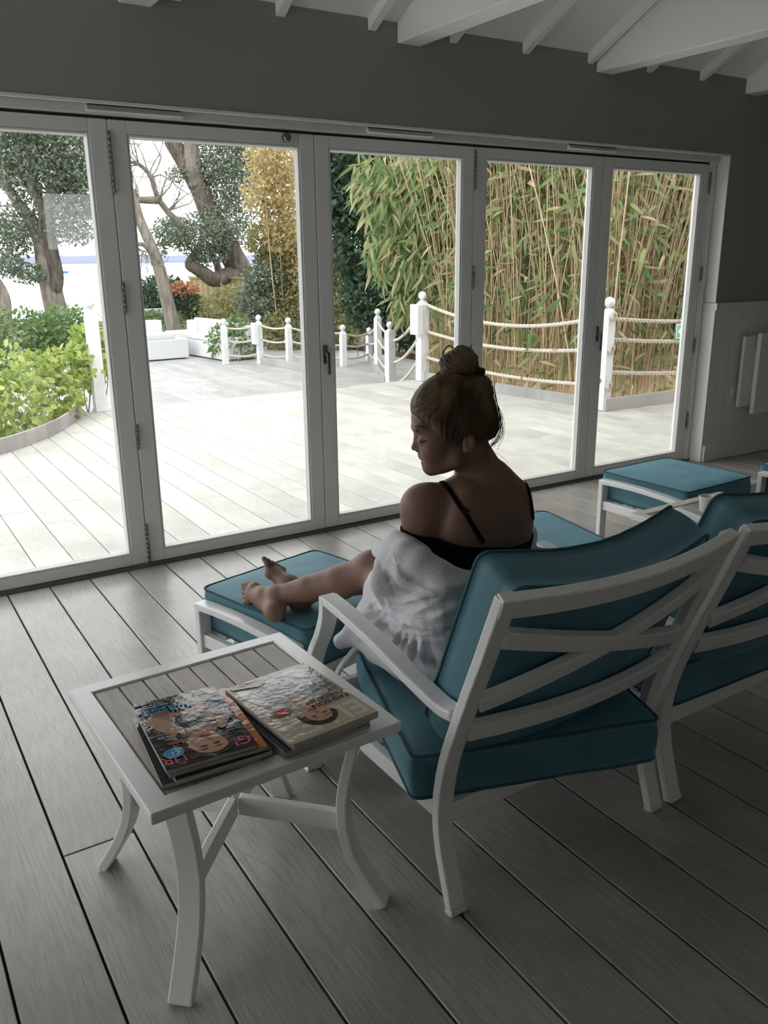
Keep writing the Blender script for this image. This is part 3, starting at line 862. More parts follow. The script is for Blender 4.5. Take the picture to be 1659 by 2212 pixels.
G.txt('528', -.025, -.098, .034, PR_['blue'], True); G.txt('SPRING', .030, -.088, .0155, PR_['blue'], True); G.txt('UPGRADES', .022, -.103, .0165, PR_['blue'], True)
G.txt('fashion forecast?', .022, -.113, .0085, PR_['white'], True); G.txt('Fierce as hell', .030, -.122, .009, PR_['white'], True)
G.txt('YOUR Beauty Festival', .015, -.131, .007, PR_['white']); G.txt('TURN!', .02, -.139, .0075, PR_['white'])
G.put([(.055, -.142), (.09, -.142), (.09, -.1335), (.055, -.1335)], [(0, 1, 2, 3)], PR_['cream'], 'barcode_panel')
for k in range(9): G.put([(.058 + k * .0034, -.1405), (.0593 + k * .0034, -.1405), (.0593 + k * .0034, -.1345), (.058 + k * .0034, -.1345)], [(0, 1, 2, 3)], PR_['black'], 'bar')
G.txt('+', -.048, -.139, .020, PR_['white'])
for k, (l_, sz) in enumerate((('A', .008), ('GET', .014), ('ES', .017), ('HITS', .016), ('NIGHTS', .010))): G.txt(l_, -.086, .028 - k * .0165, sz, PR_['white'], k > 0)
for k in range(4): G.txt('NEW LOOKS'[: 9 - k], -.088, .068 - k * .0085, .006, PR_['white'])
G.txt('C', -.088, .000, .02, PR_['white'])

Mag((0.735, 1.565), ZT, math.radians(180 + 3), .215, .295, .011, PR_['black'], 'black magazine at the bottom of the right stack')
Mag((0.730, 1.562), ZT + .0125, math.radians(180 + 5), .215, .295, .010, PR_['charcoal'], 'dark magazine in the middle of the right stack')
E_ = Mag((0.745, 1.558), ZT + .024, YE, .218, .304, .016, PR_['tan'], 'tan-covered fashion magazine on top of the right stack', 0.006)
E_.txt('ELLE', -.105, .076, .088, PR_['tan2'], True, sx=.95)
E_.poly([(-.035, .105), (-.01, .125), (.025, .12), (.045, .095), (.045, .06), (.02, .075), (-.02, .075), (-.04, .08)], PR_['hair'])
E_.poly([(-.065, .02), (-.03, .03), (.0, .015), (.03, .035), (.07, .02), (.085, -.04), (.095, -.10), (.075, -.115), (.05, -.06), (.04, -.13), (-.03, -.14), (-.07, -.12), (-.10, -.08), (-.095, -.03)], PR_['grey'])
E_.poly([(-.09, -.04), (-.06, -.03), (-.055, -.09), (-.03, -.125), (-.06, -.135), (-.09, -.10)], PR_['white'])
E_.poly([(.06, -.03), (.085, -.035), (.10, -.09), (.09, -.12), (.07, -.08)], PR_['white'])
E_.poly([(-.02, .045), (.012, .045), (.016, .01), (.005, -.06), (-.004, -.02), (-.022, .02)], PR_['skin'])
E_.poly([(-.03, .075), (-.02, .105), (.012, .108), (.03, .085), (.026, .055), (.008, .036), (-.012, .038), (-.027, .055)], PR_['skin'])
for ex in (-.014, .014): E_.poly([(ex - .007, .082), (ex, .0855), (ex + .007, .082), (ex, .0795)], PR_['hair'])
for ex in (-.014, .014): E_.poly([(ex - .009, .091), (ex, .0945), (ex + .009, .091), (ex, .0925)], PR_['hair'])
E_.poly([(-.003, .078), (.004, .066), (-.004, .063)], PR_['skin2'])
E_.poly([(-.010, .055), (.0, .058), (.011, .055), (.0, .050)], PR_['lip'])
E_.poly([(.02, -.12), (.04, -.11), (.075, -.122), (.098, -.128), (.10, -.142), (.06, -.14), (.03, -.14)], PR_['skin2'])
for k, (l_, sz) in enumerate((('FASHION', .0235), ('CHECKLIST', .020), ('SEX', .0155), ('SLEEVES', .0165), ('SHOES', .0165), ('A', .014))):
    E_.txt(l_, -.102, .040 - k * .0205, sz, PR_['black'], True)
for a in ((.058, .035), (.066, .026), (.052, .02)):
    E_.poly([(a[0] - .018, a[1]), (a[0] + .004, a[1] + .006), (a[0] + .026, a[1] + .001), (a[0] + .006, a[1] - .006)], PR_['red'])
# ------------------------------------------------------------------ the seated woman (body grown as one distance field)
def surface_nets(f, o, h):
    """one closed quad surface of f=0; f (nx,ny,nz) float32, o origin, h step"""
    nx, ny, nz = f.shape
    s = f < 0
    cnt = np.zeros((nx - 1, ny - 1, nz - 1), np.float32); acc = np.zeros((3,) + cnt.shape, np.float32)
    A = [slice(0, -1), slice(1, None)]
    for ax in range(3):
        o1, o2 = [i for i in range(3) if i != ax]
        for p in (0, 1):
            for q in (0, 1):
                i0 = [None] * 3; i1 = [None] * 3
                i0[ax] = A[0]; i1[ax] = A[1]; i0[o1] = i1[o1] = A[p]; i0[o2] = i1[o2] = A[q]
                a = f[tuple(i0)]; b = f[tuple(i1)]
                m = (a < 0) != (b < 0)
                t = np.where(m, a / np.where(m, a - b, 1), 0)
                cnt += m
                acc[ax] += np.where(m, t, 0)
                if p: acc[o1] += m
                if q: acc[o2] += m
    act = cnt > 0
    idx = -np.ones(cnt.shape, np.int32); idx[act] = np.arange(act.sum())
    ii = np.argwhere(act)
    V = (ii + (acc[:, act] / cnt[act]).T) * h + o
    F = []
    for ax in range(3):
        o1, o2 = (ax + 1) % 3, (ax + 2) % 3
        sl0 = [slice(1, -1)] * 3; sl1 = [slice(1, -1)] * 3
        sl0[ax] = slice(0, -1); sl1[ax] = slice(1, None)
        a = s[tuple(sl0)]; b = s[tuple(sl1)]
        for flip in (0, 1):
            e = np.argwhere(a & ~b if not flip else ~a & b)
            if not len(e): continue
            base = e + 1; base[:, ax] -= 1
            def cell(d1, d2):
                c = base.copy(); c[:, o1] += d1; c[:, o2] += d2
                return idx[c[:, 0], c[:, 1], c[:, 2]]
            q = np.stack([cell(-1, -1), cell(0, -1), cell(0, 0), cell(-1, 0)], 1)
            F.append(q if not flip else q[:, ::-1])
    return V, np.concatenate(F)

class Field:
    def __init__(s, lo, hi, h):
        s.lo = np.array(lo, np.float32); s.h = h
        n = np.ceil((np.array(hi) - s.lo) / h).astype(int) + 1
        s.f = np.full(n, 0.3, np.float32); s.n = n
    def sub(s, lo, hi, mar=0.05):
        a = np.clip(np.floor((np.array(lo) - mar - s.lo) / s.h).astype(int), 0, s.n - 1)
        b = np.clip(np.ceil((np.array(hi) + mar - s.lo) / s.h).astype(int) + 1, 1, s.n)
        sl = tuple(slice(i, j) for i, j in zip(a, b))
        ax = [s.lo[k] + s.h * np.arange(a[k], b[k], dtype=np.float32) for k in range(3)]
        return sl, np.meshgrid(*ax, indexing='ij', sparse=True)
    def comb(s, sl, d, k, mode='u'):
        g = s.f[sl]
        d = d.astype(np.float32)
        if mode == 'u':
            if k > 0:
                hh = np.clip(0.5 + 0.5 * (g - d) / k, 0, 1); s.f[sl] = g * (1 - hh) + d * hh - k * hh * (1 - hh)
            else: s.f[sl] = np.minimum(g, d)
        else:                                   # smooth subtraction of d
            hh = np.clip(0.5 - 0.5 * (g + d) / k, 0, 1); s.f[sl] = g * (1 - hh) - d * hh + k * hh * (1 - hh)
    def cone(s, a, b, ra, rb, k=0.02, mode='u'):
        a = np.array(a, np.float32); b = np.array(b, np.float32); R = max(ra, rb)
        sl, (X, Y, Z) = s.sub(np.minimum(a, b) - R, np.maximum(a, b) + R)
        ab = b - a; L2 = float(ab @ ab) + 1e-9
        t = np.clip(((X - a[0]) * ab[0] + (Y - a[1]) * ab[1] + (Z - a[2]) * ab[2]) / L2, 0, 1)
        d = np.sqrt((X - a[0] - t * ab[0]) ** 2 + (Y - a[1] - t * ab[1]) ** 2 + (Z - a[2] - t * ab[2]) ** 2) - (ra + (rb - ra) * t)
        s.comb(sl, d, k, mode)
    def chain(s, pts, rs, k=0.02):
        for i in range(len(pts) - 1): s.cone(pts[i], pts[i + 1], rs[i], rs[i + 1], k if i == 0 else min(k, 0.012))
    def ell(s, c, r, axes=None, k=0.02, mode='u'):
        c = np.array(c, np.float32); R = max(r)
        sl, (X, Y, Z) = s.sub(c - R, c + R)
        x, y, z = X - c[0], Y - c[1], Z - c[2]
        if axes is None: axes = np.eye(3)
        q = [(x * ax_[0] + y * ax_[1] + z * ax_[2]) for ax_ in np.array(axes, np.float32)]
        k0 = np.sqrt(sum((q[i] / r[i]) ** 2 for i in range(3))) + 1e-6
        k1 = np.sqrt(sum((q[i] / r[i] ** 2) ** 2 for i in range(3))) + 1e-6
        s.comb(sl, k0 * (k0 - 1) / k1, k, mode)
    def mesh(s, name, m, parent=None, off=None, smooth=True):
        V, F = surface_nets(s.f, s.lo, s.h)
        if off is not None: V = V - off
        return mesh_np(name, V, F, m, parent, smooth)

P_ = lambda u_, v_, z_: L2W((u_, v_, z_))
BASE = P_(.32, .32, 0)
# head frame: nose points left across the picture, ear towards the camera
HF = np.array([-.85, .53, 0]); HF /= np.linalg.norm(HF)
HL = np.array([-HF[1], HF[0], 0]) * 1.0
if HL @ (CP - P_(.25, .33, 1.1)) < 0: HL = -HL
HC = P_(.25, .33, 1.13)
def H(px, py, c=0.0):
    d = ray(px, py); t = ((HC - CP) @ HL) / (d @ HL)
    return CP + d * t + HL * c
PXM = float((HC - CP) @ CF) / FPX          # metres per pixel at the head
fdn = unit(np.array([0, 0, -1.0]) - HF * 0.33)     # down the face (chin side), tilted
ffw = unit(HF - fdn * (HF @ fdn))

lo = P_(-.10, .05, .385); hi = P_(.66, 1.32, 1.28)
B = Field(np.minimum(lo, hi) - .0, np.maximum(lo, hi), 0.0042)
# torso
B.cone(P_(.335, .335, .86), P_(.335, .33, .66), .105, .088, 0)
B.ell(P_(.308, .315, .855), (.138, .088, .125), [UU, VV, ZZ], .05)
B.ell(P_(.322, .335, .74), (.132, .09, .14), [UU, VV, ZZ], .05)
B.ell(P_(.335, .32, .55), (.165, .115, .13), [UU, VV, ZZ], .05)
B.ell(P_(.335, .31, .48), (.175, .13, .085), [UU, VV, ZZ], .04)
for s_ in (-1, 1):
    B.ell(P_(.308 + s_ * .074, .262, .86), (.054, .035, .10), [UU, VV, ZZ], .05)      # shoulder blades
# shoulders, neck
SL, SR = P_(.164, .345, .905), P_(.390, .320, .898)
NB = P_(.335, .295, .955)
B.cone(NB, SL, .046, .044, .03); B.cone(NB, SR, .048, .046, .04)
B.ell(SL, (.056, .056, .058), None, .03); B.ell(SR, (.046, .046, .047), None, .03)
B.cone(H(1005, 950), P_(.325, .30, .975), .045, .046, .015)
B.cone(H(1004, 985), P_(.315, .325, .96), .036, .044, .012)
# arms
EL = P_(.140, .372, .70)
B.chain([SL, P_(.148, .345, .80), EL], [.050, .044, .036], .03)
B.chain([EL, P_(.18, .47, .63), P_(.27, .53, .60)], [.035, .033, .024], .02)
ER = P_(.43, .50, .70)
B.chain([SR, P_(.415, .42, .80), ER, P_(.43, .58, .64)], [.046, .042, .037, .026], .03)
def hand(wr, dr, up, side):
    dr = unit(np.array(dr, float)); up = unit(np.array(up, float) - dr * (np.array(up) @ dr)); sd = np.cross(dr, up) * side
    pc = wr + dr * .045
    B.ell(pc, (.05, .038, .016), [dr, sd, up], .015)
    for k, L in enumerate((.066, .074, .070, .056)):
        b0 = wr + dr * .08 + sd * (.027 - k * .018)
        m0 = b0 + unit(dr - up * .35) * L * .5; e0 = m0 + unit(dr - up * 0.9) * L * .5
        B.chain([b0, m0, e0], [.0088, .0082, .007], .006)
    th = wr + dr * .03 + sd * .034
    B.chain([th, th + unit(dr + sd * .8 - up * .2) * .035, th + unit(dr + sd * .4 - up * .5) * .062], [.0105, .0095, .008], .008)
hand(P_(.27, .53, .60), VV * .3 + UU * .9, ZZ, -1)
hand(P_(.43, .58, .64), VV * .8 - UU * .5, ZZ, 1)
# legs
HPL, KL, AL = P_(.255, .34, .485), P_(.272, .765, .588), P_(.068, 1.018, .462)
HPR, KR, AR = P_(.415, .34, .485), P_(.43, .77, .572), P_(.165, .985, .466)
def leg(hp, kn, an, calf):
    md = (hp + kn) / 2
    B.chain([hp, md - ZZ * .004, kn], [.088, .075, .054], .04)
    B.ell(kn + ZZ * .006, (.054, .054, .052), None, .02)
    c1 = kn * .68 + an * .32 + calf; c2 = kn * .35 + an * .65 + calf * .4
    B.chain([kn, c1, c2, an], [.051, .0535, .042, .0315], .02)
leg(HPL, KL, AL, -ZZ * .012); leg(HPR, KR, AR, -ZZ * .012)
def foot(an, heel, ball, toe, side, k=.012):
    """side: from big toe to little toe"""
    B.ell(heel, (.031, .031, .029), None, .02)
    B.cone(an, heel, .031, .028, .02)
    B.cone(an, (ball + heel) / 2 + (an - heel) * .35, .031, .028, .02)
    B.cone((ball + heel) / 2 + (an - heel) * .30, ball, .029, .020, .02)
    B.cone(heel, ball + side * .014, .026, .018, .02)
    B.cone(ball - side * .012, ball + side * .03, .0185, .016, .012)
    fw = unit(toe - ball)
    for i, (L, r_) in enumerate(((1.0, .0105), (.93, .0082), (.82, .0078), (.68, .0074), (.52, .007))):
        st = ball - side * .014 + side * (.0142 * i) + fw * (.006 - .003 * i)
        ln = np.linalg.norm(toe - ball) * L
        tip = st + fw * ln - unit(an - heel) * .003
        B.cone(st, st + fw * ln * .55 + unit(an - heel) * .004, r_, r_ * .95, .006)
        B.cone(st + fw * ln * .55 + unit(an - heel) * .004, tip, r_ * .95, r_ * .85, .004)
    for sg in (-1, 1):
        B.ell(an + side * sg * .024, (.013, .013, .014), None, .012)
sdL = unit(np.array(-UU * .55 - ZZ * .55 + VV * .05))
foot(AL, P_(.036, .972, .432), P_(.034, 1.128, .452), P_(.020, 1.176, .450), unit(-UU * .45 - ZZ * .85))
foot(AR, P_(.137, .995, .432), P_(.105, 1.118, .502), P_(.104, 1.146, .543), unit(UU * .9 + VV * .1 + ZZ * -.15))
# head
B.ell(H(986, 893), (.093, .072, .084), [ffw, HL, fdn], .02)
B.ell(H(1010, 905), (.07, .066, .066), [ffw, HL, fdn], .02)
B.ell(H(941, 950), (.045, .056, .074), [ffw, HL, fdn], .02)
B.ell(H(912, 905), (.026, .052, .034), [ffw, HL, fdn], .02)
B.cone(H(982, 985, .040), H(930, 1008, .012), .020, .0155, .025)
B.cone(H(982, 985, -.040), H(930, 1008, -.012), .020, .0155, .025)
B.ell(H(929.5, 1008), (.0155, .020, .0165), [ffw, HL, fdn], .012)
B.ell(H(958, 990), (.04, .036, .026), [ffw, HL, fdn], .025)
for s_ in (-1, 1):
    B.ell(H(930, 972, s_ * .034), (.022, .022, .026), [ffw, HL, fdn], .02)       # cheeks
    B.ell(H(899, 944, s_ * .032), (.010, .015, .009), [ffw, HL, fdn], .012, 's')  # sockets
    B.ell(H(910, 947, s_ * .030), (.0115, .0135, .0105), [ffw, HL, fdn], .005)    # closed lids
B.ell(H(897, 922), (.010, .048, .007), [ffw, HL, fdn], .012)
B.cone(H(902, 936), H(897, 964), .0075, .0085, .010)
B.ell(H(894.5, 967), (.0085, .0085, .0075), [ffw, HL, fdn], .004)
for s_ in (-1, 1): B.ell(H(903, 970, s_ * .0105), (.0085, .0055, .006), [ffw, HL, fdn], .004)
B.ell(H(912, 981), (.012, .020, .010), [ffw, HL, fdn], .008)
B.ell(H(909.5, 988), (.0058, .019, .0042), [ffw, HL, fdn], .003)
B.ell(H(914, 998.5), (.0060, .016, .0046), [ffw, HL, fdn], .003)
B.ell(H(905, 993.5), (.005, .022, .0013), [ffw, HL, fdn], .002, 's')
# ear
ea = [unit(ffw + fdn * -.25), HL, unit(fdn + ffw * .25)]
B.ell(H(1007, 943, .073), (.0165, .0075, .025), ea, .004)
B.ell(H(1004, 942, .081), (.0085, .006, .013), ea, .004, 's')
B.ell(H(999, 957, .067), (.007, .006, .010), ea, .004)

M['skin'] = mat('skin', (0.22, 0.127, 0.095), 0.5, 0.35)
noise_color(M['skin'], (0.205, 0.115, 0.084), (0.25, 0.147, 0.108), 9, 5)  # darker than her true skin: backlit shade put into the colour
bsdf(M['skin']).inputs['Subsurface Weight'].default_value = 0.12
bsdf(M['skin']).inputs['Subsurface Radius'].default_value = (0.012, 0.005, 0.003)
bsdf(M['skin']).inputs['Subsurface Scale'].default_value = 0.6
noisebump_done = noisebump(M['skin'], 420, 0.08, 0.0006)
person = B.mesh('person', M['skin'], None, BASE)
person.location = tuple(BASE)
tag(person, 'woman with a blonde bun, black strappy top and white robe, sitting with feet up', 'person')
sm_ = person.modifiers.new('smooth', 'SMOOTH'); sm_.factor = 0.5; sm_.iterations = 2

# --- hair: outline of the head traced as a polygon in the head plane, inflated sideways
hair_px = [(884, 893), (886, 876), (889, 862), (896, 848), (908, 833), (923, 820), (937, 811), (955, 804), (985, 802), (1020, 804), (1045, 808), (1059, 819), (1064, 838), (1067, 862), (1074, 885), (1079, 905), (1079, 925), (1070, 942), (1056, 950), (1044, 958), (1030, 975), (985, 985), (930, 985), (895, 950), (886, 915)]
cut_px = [(870, 889), (890, 889), (908, 896), (924, 909), (938, 926), (952, 939), (972, 947), (984, 955), (989, 940), (995, 924), (1006, 917), (1018, 920), (1026, 936), (1026, 955), (1018, 972), (1040, 974), (1100, 960), (1110, 760), (860, 760)]
def to2(p):
    q = H(*p) - HC; return np.array([q @ HF, q[2]])
hp2 = np.array([to2(p) for p in hair_px]); cp2 = np.array([to2(p) for p in cut_px])
def sdpoly(A_, Bq, poly):
    d = np.full(A_.shape, 1e9, np.float32); sg = np.ones(A_.shape, np.float32); n = len(poly)
    for i in range(n):
        a, b = poly[i], poly[i - 1]
        ex, ey = b - a; wx, wy = A_ - a[0], Bq - a[1]
        t = np.clip((wx * ex + wy * ey) / (ex * ex + ey * ey), 0, 1)
        d = np.minimum(d, (wx - ex * t) ** 2 + (wy - ey * t) ** 2)
        c1 = Bq >= a[1]; c2 = Bq < b[1]; c3 = ex * wy > ey * wx
        sg = np.where((c1 & c2 & c3) | (~c1 & ~c2 & ~c3), -sg, sg)
    return sg * np.sqrt(d)
hl_ = HC + np.array([-.17, -.17, -.13]); hh_ = HC + np.array([.17, .17, .21])
Hf = Field(hl_, hh_, 0.0027)
X, Y, Z = np.meshgrid(*[Hf.lo[k] + Hf.h * np.arange(Hf.n[k], dtype=np.float32) for k in range(3)], indexing='ij')
a_ = (X - HC[0]) * HF[0] + (Y - HC[1]) * HF[1]; c_ = (X - HC[0]) * HL[0] + (Y - HC[1]) * HL[1]; b_ = Z - HC[2]
d2 = sdpoly(a_, b_, hp2)
Dd, Wd = 0.074, 0.0805
q = np.clip(-d2 / Dd, 0, 1); wid = Wd * np.sqrt(np.clip(1 - (1 - q) ** 2, 0, 1)) - 0.002
infl = np.where(d2 < 0, np.maximum(d2, np.abs(c_) - wid), d2 + np.abs(c_) * 0.5)
# combed grooves run to the foot of the bun
BN = H(1000, 800); bn = np.array([(BN - HC) @ HF, BN[2] - HC[2]])
phi = np.arctan2(c_, a_ - bn[0])
pol = np.arctan2(np.sqrt(c_ ** 2 + (a_ - bn[0]) ** 2), -(b_ - bn[1]) + 0.02)
gro = 0.0011 * np.sin(phi * 46 + 1.5 * np.sin(pol * 5)) + 0.0007 * np.sin(phi * 113 + 2.0 * np.sin(pol * 7 + 1))
dc = sdpoly(a_, b_, cp2)
fe = np.clip(1 + (dc - .004 * np.sin(phi * 70)) / .022, 0, 1) * np.clip((1040 - 940) * 0 + 1, 0, 1)
Hf.f = np.maximum(infl + gro * 0.8 + .0045 * fe ** 2, dc + .0025 * np.sin(phi * 95)).astype(np.float32)
# bun: a coil of hair wound around itself
Bc = H(992, 783)
for k, (rad, hz, rt, ph) in enumerate(((.026, -.013, .019, 0.3), (.027, .003, .019, 1.7), (.017, .015, .0165, 3.0), (.005, .021, .014, 4.0))):
    pts = [Bc + (HF * math.cos(t + ph) + HL * math.sin(t + ph)) * rad * (1 + .1 * math.sin(3 * t)) + np.array([0, 0, hz + .006 * math.sin(t + k)]) for t in np.linspace(0, 2 * math.pi, 13)]
    for i in range(12): Hf.cone(pts[i], pts[i + 1], rt, rt, 0.0035)
Hf.cone(H(990, 812), H(992, 795), .034, .026, .012)
sl = tuple([slice(None)] * 3)
Hf.f[:, :, :] += np.where(Z > HC[2] + .095, 0.0012 * np.sin(np.arctan2(c_, a_ - (Bc - HC) @ HF) * 9 + (Z - Bc[2]) * 520 + 3 * np.sin(a_ * 90)), 0).astype(np.float32)
M['hair'] = mat('darkened_blonde_hair', (0.2, 0.13, 0.065), 0.5, 0.22)
noise_color(M['hair'], (0.04, 0.026, 0.014), (0.19, 0.132, 0.07), 26, 5, (1, 1, 0.35), 0.35, 0.72)  # hair toned below its true blonde to carry the backlit shade
noisebump(M['hair'], 300, 0.3, 0.001)
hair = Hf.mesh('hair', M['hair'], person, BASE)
hair['label'] = 'blonde hair pulled up into a loose bun'
# loose strands and fine strands over the cap
rng = np.random.default_rng(17); hb = MB()
def strand(pxs, r_=0.0007, c0=0.0, c1=0.0):
    pts = [H(p[0], p[1], c0 + (c1 - c0) * i / (len(pxs) - 1)) for i, p in enumerate(pxs)]
    hb.tube([q_ - BASE for q_ in curve_pts(pts, 14)], r_, 4, cap=False)
for k in range(10):
    j = rng.normal(size=8) * 3
    strand([(1046 + j[0], 955 + j[1]), (1052 + j[2], 975 + j[3]), (1054 + j[4], 995 + j[5] * 1.5)], .0008, .03, .03)
for k in range(9):
    j = rng.normal(size=8) * 4
    strand([(1055 + j[0], 818), (1064 + j[1], 850 + j[2]), (1074 + j[3], 900 + j[4]), (1078 + j[5], 930 + j[6]), (1052 + j[7], 962)], .0007, .02 + .03 * rng.random(), .03)
for k in range(6):
    j = rng.normal(size=8) * 4
    strand([(1070 + j[0], 870 + 4 * j[1]), (1081 + j[2], 910 + 2 * j[3]), (1084 + j[4], 940 + j[5]), (1068 + j[6], 966 + j[7])], .0005, .0, .0)
strand([(1042, 960), (1065, 985), (1090, 1000), (1100, 1016)], .0005); strand([(1046, 975), (1075, 980), (1098, 1000)], .0004)
for k in range(5):
    j = rng.normal(size=8) * 3
    strand([(985 + j[0], 757), (972 + j[1], 747 + j[2]), (960 + j[3], 758 + j[4]), (958 + j[5], 775)], .0006)
    strand([(1012 + j[0], 775), (1016 + j[1], 755 + j[2]), (1018 + j[3], 742 + j[4])], .0008, .02, .02)
    strand([(955 + j[0], 800), (948 + j[1], 806), (940 + j[2], 812)], .0006)
for k in range(260):                                           # combed over the visible side
    t0 = rng.random()
    c0 = H(1000, 806, .02)
    e = np.array([890, 872]) * (1 - t0) + np.array([1066, 930]) * t0 + rng.normal(size=2) * 6
    if t0 > .35: e[1] += 26 * math.sin((t0 - .35) / .65 * math.pi)
    pts2 = []
    for s in np.linspace(0.06, 1, 9):
        px_ = 1000 + (e[0] - 1000) * s; py_ = 806 + (e[1] - 806) * s ** 1.25
        q2 = to2((px_, py_)); dd = float(sdpoly(np.array([q2[0]]), np.array([q2[1]]), hp2)[0])
        w_ = 0.0805 * math.sqrt(max(0, 1 - (1 - min(max(-dd / 0.074, 0), 1)) ** 2)) - .0012
        pts2.append(H(px_, py_, w_ + .0006) - BASE)
    hb.tube(pts2, 0.0006 + .0004 * rng.random(), 4, cap=False)
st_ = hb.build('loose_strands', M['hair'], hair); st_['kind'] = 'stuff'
M['black'] = mat('black_jersey', (0.006, 0.006, 0.008), 0.9, 0.15)
noisebump(M['black'], 500, 0.2, 0.001)
M['blackg'] = mat('black_hair_tie', (0.008, 0.008, 0.009), 0.5, 0.4)
ht = MB()
ht.tube([(Bc + (HF * math.cos(t) * .031 + HL * math.sin(t) * .031) + np.array([0, 0, -.0225 + .004 * math.cos(t)])) - BASE for t in np.linspace(0, 2 * math.pi, 25)[:-1]], 0.0065, 8, closed=True)
ht.tube([H(1024, 803, .018) - BASE, H(1034, 800, .014) - BASE, H(1040, 802, .010) - BASE, H(1043, 806, .006) - BASE], [.006, .010, .0105, .006], 10)
ht.build('hair_tie', M['blackg'], person)

# --- black top: the body surface grown outwards inside a band
TP = Field(B.lo, B.lo + (B.n - 1) * B.h, B.h)
slx, (X, Y, Z) = B.sub(P_(.0, .0, .50), P_(.62, .55, .92), 0)
ud = (X - O1[0]) * UU[0] + (Y - O1[1]) * UU[1]; vd = (X - O1[0]) * VV[0] + (Y - O1[1]) * VV[1]
ztop = np.interp(ud, [.06, .12, .17, .25, .33, .42, .48, .53], [.858, .850, .842, .828, .812, .812, .830, .86]) + 0.10 * np.clip(vd - .30, -1, .25)
band = np.maximum(Z - ztop, np.interp(ud, [.17, .21], [.80, .66]) - Z)
TP.f[slx] = np.maximum(B.f[slx] - 0.0055, band)
top = TP.mesh('black_top', M['black'], person, BASE); top['label'] = 'black strappy camisole'
# straps laid on the skin
dg = bpy.context.evaluated_depsgraph_get()
from mathutils.bvhtree import BVHTree
bvh = BVHTree.FromObject(person, dg)
def on_body(px, py, lift=0.003):
    d = Vector(ray(px, py)).normalized()
    o_ = Vector(CP) - Vector(BASE)
    loc, nrm, i_, dist = bvh.ray_cast(o_, d)
    if loc is None: return None, None
    if nrm.dot(d) > 0: nrm = -nrm
    return np.array(loc + nrm * lift), np.array(nrm)
def strap(pxs, w_, tail=None, head=None):
    ctr = curve_pts([(p[0], p[1], 0) for p in pxs], 20)
    P3, N3 = [], []
    for p in ctr:
        a, b = on_body(p[0], p[1])
        if a is not None: P3.append(a); N3.append(b)
    if tail is not None: P3 += [np.array(t) - BASE for t in tail]; N3 += [ZZ * 1.0 for _ in tail]
    sds = []
    for i in range(len(P3)):
        tg = P3[min(i + 1, len(P3) - 1)] - P3[max(i - 1, 0)]
        sds.append(np.cross(N3[i], tg))
    MB().sweep(P3, sds, w_, 0.003, True).build('strap', M['black'], top)
strap([(1044, 1172), (1030, 1150), (1012, 1120), (995, 1095), (975, 1065), (958, 1046), (946, 1037)], 0.011)
strap([(1150, 1122), (1148, 1100), (1144, 1075), (1138, 1052), (1128, 1036), (1120, 1028)], 0.010)
a, b = on_body(1005, 1105, .004)
if a is not None:
    MB().sweep([a + UU * .006 + ZZ * .006, a - UU * .004 - ZZ * .006], tuple(np.cross(b, UU + ZZ)), .014, .0035).build('strap_slider', M['blackg'], top, 0.001)

# brow and lashes of the eye that shows
fb = MB()
for pxs, r_ in (([(892, 923), (902, 920), (912, 921), (922, 926)], (.0012, .0022, .002, .0008)), ([(902, 951), (909, 954), (917, 954), (923, 951)], (.0006, .0016, .0016, .0008))):
    pts = [on_body(*q_, .0004)[0] for q_ in pxs]
    if all(q_ is not None for q_ in pts):
        cp_ = curve_pts(pts, 12); fb.tube(cp_, list(np.interp(np.linspace(0, 3, len(cp_)), range(4), r_)), 5)
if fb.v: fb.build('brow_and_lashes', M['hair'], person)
M['lip'] = mat('lips', (0.22, 0.08, 0.07), 0.45)
lb = MB()
for pxs, r_ in (([(907, 989), (913, 990.5), (921, 993)], (.0022, .0024, .0008)), ([(910.5, 999.5), (915, 998), (921, 994.5)], (.0026, .0024, .0008))):
    pts = [on_body(*q_, -.0008)[0] for q_ in pxs]
    if all(q_ is not None for q_ in pts):
        cp_ = curve_pts(pts, 10); lb.tube(cp_, list(np.interp(np.linspace(0, 2, len(cp_)), range(3), r_)), 6)
if lb.v: lb.build('lips', M['lip'], person)

# --- white towelling robe slipped to the hips
def PV(px, py, v_):
    d = ray(px, py); t = ((O1 + VV * v_ - CP) @ VV) / (d @ VV); return CP + d * t
RB = Field(P_(-.10, .02, .33), P_(.70, .86, .92), 0.0038)
RB.cone(P_(.335, .325, .66), P_(.335, .32, .52), .145, .180, 0)
RB.ell(P_(.31, .34, .47), (.20, .19, .085), [UU, VV, ZZ], .04)
RB.chain([PV(880, 1190, .34), PV(868, 1225, .38), PV(866, 1270, .43), PV(870, 1310, .44)], [.062, .068, .066, .060], .03)
RB.chain([PV(866, 1240, .42), PV(862, 1232, .52), PV(880, 1222, .60)], [.058, .056, .055], .02)
RB.chain([PV(930, 1330, .36), PV(850, 1290, .58), PV(840, 1270, .68)], [.12, .085, .075], .03)
RB.chain([P_(.41, .40, .52), P_(.42, .62, .54)], [.13, .10], .04)
RB.chain([P_(.50, .36, .76), P_(.50, .44, .68), P_(.45, .60, .62)], [.05, .07, .07], .03)
# skirt spread on the seat
RB.chain([PV(935, 1420, .30), PV(880, 1425, .37), PV(825, 1395, .50), PV(775, 1365, .60), PV(738, 1385, .655)], [.058, .055, .050, .040, .024], .03)
RB.cone(PV(850, 1360, .46), PV(795, 1335, .60), .065, .045, .03)
RB.cone(P_(.24, .27, .45), P_(.34, .22, .45), .06, .06, .03)
RB.cone(PV(990, 1400, .24), PV(960, 1330, .24), .07, .09, .04)
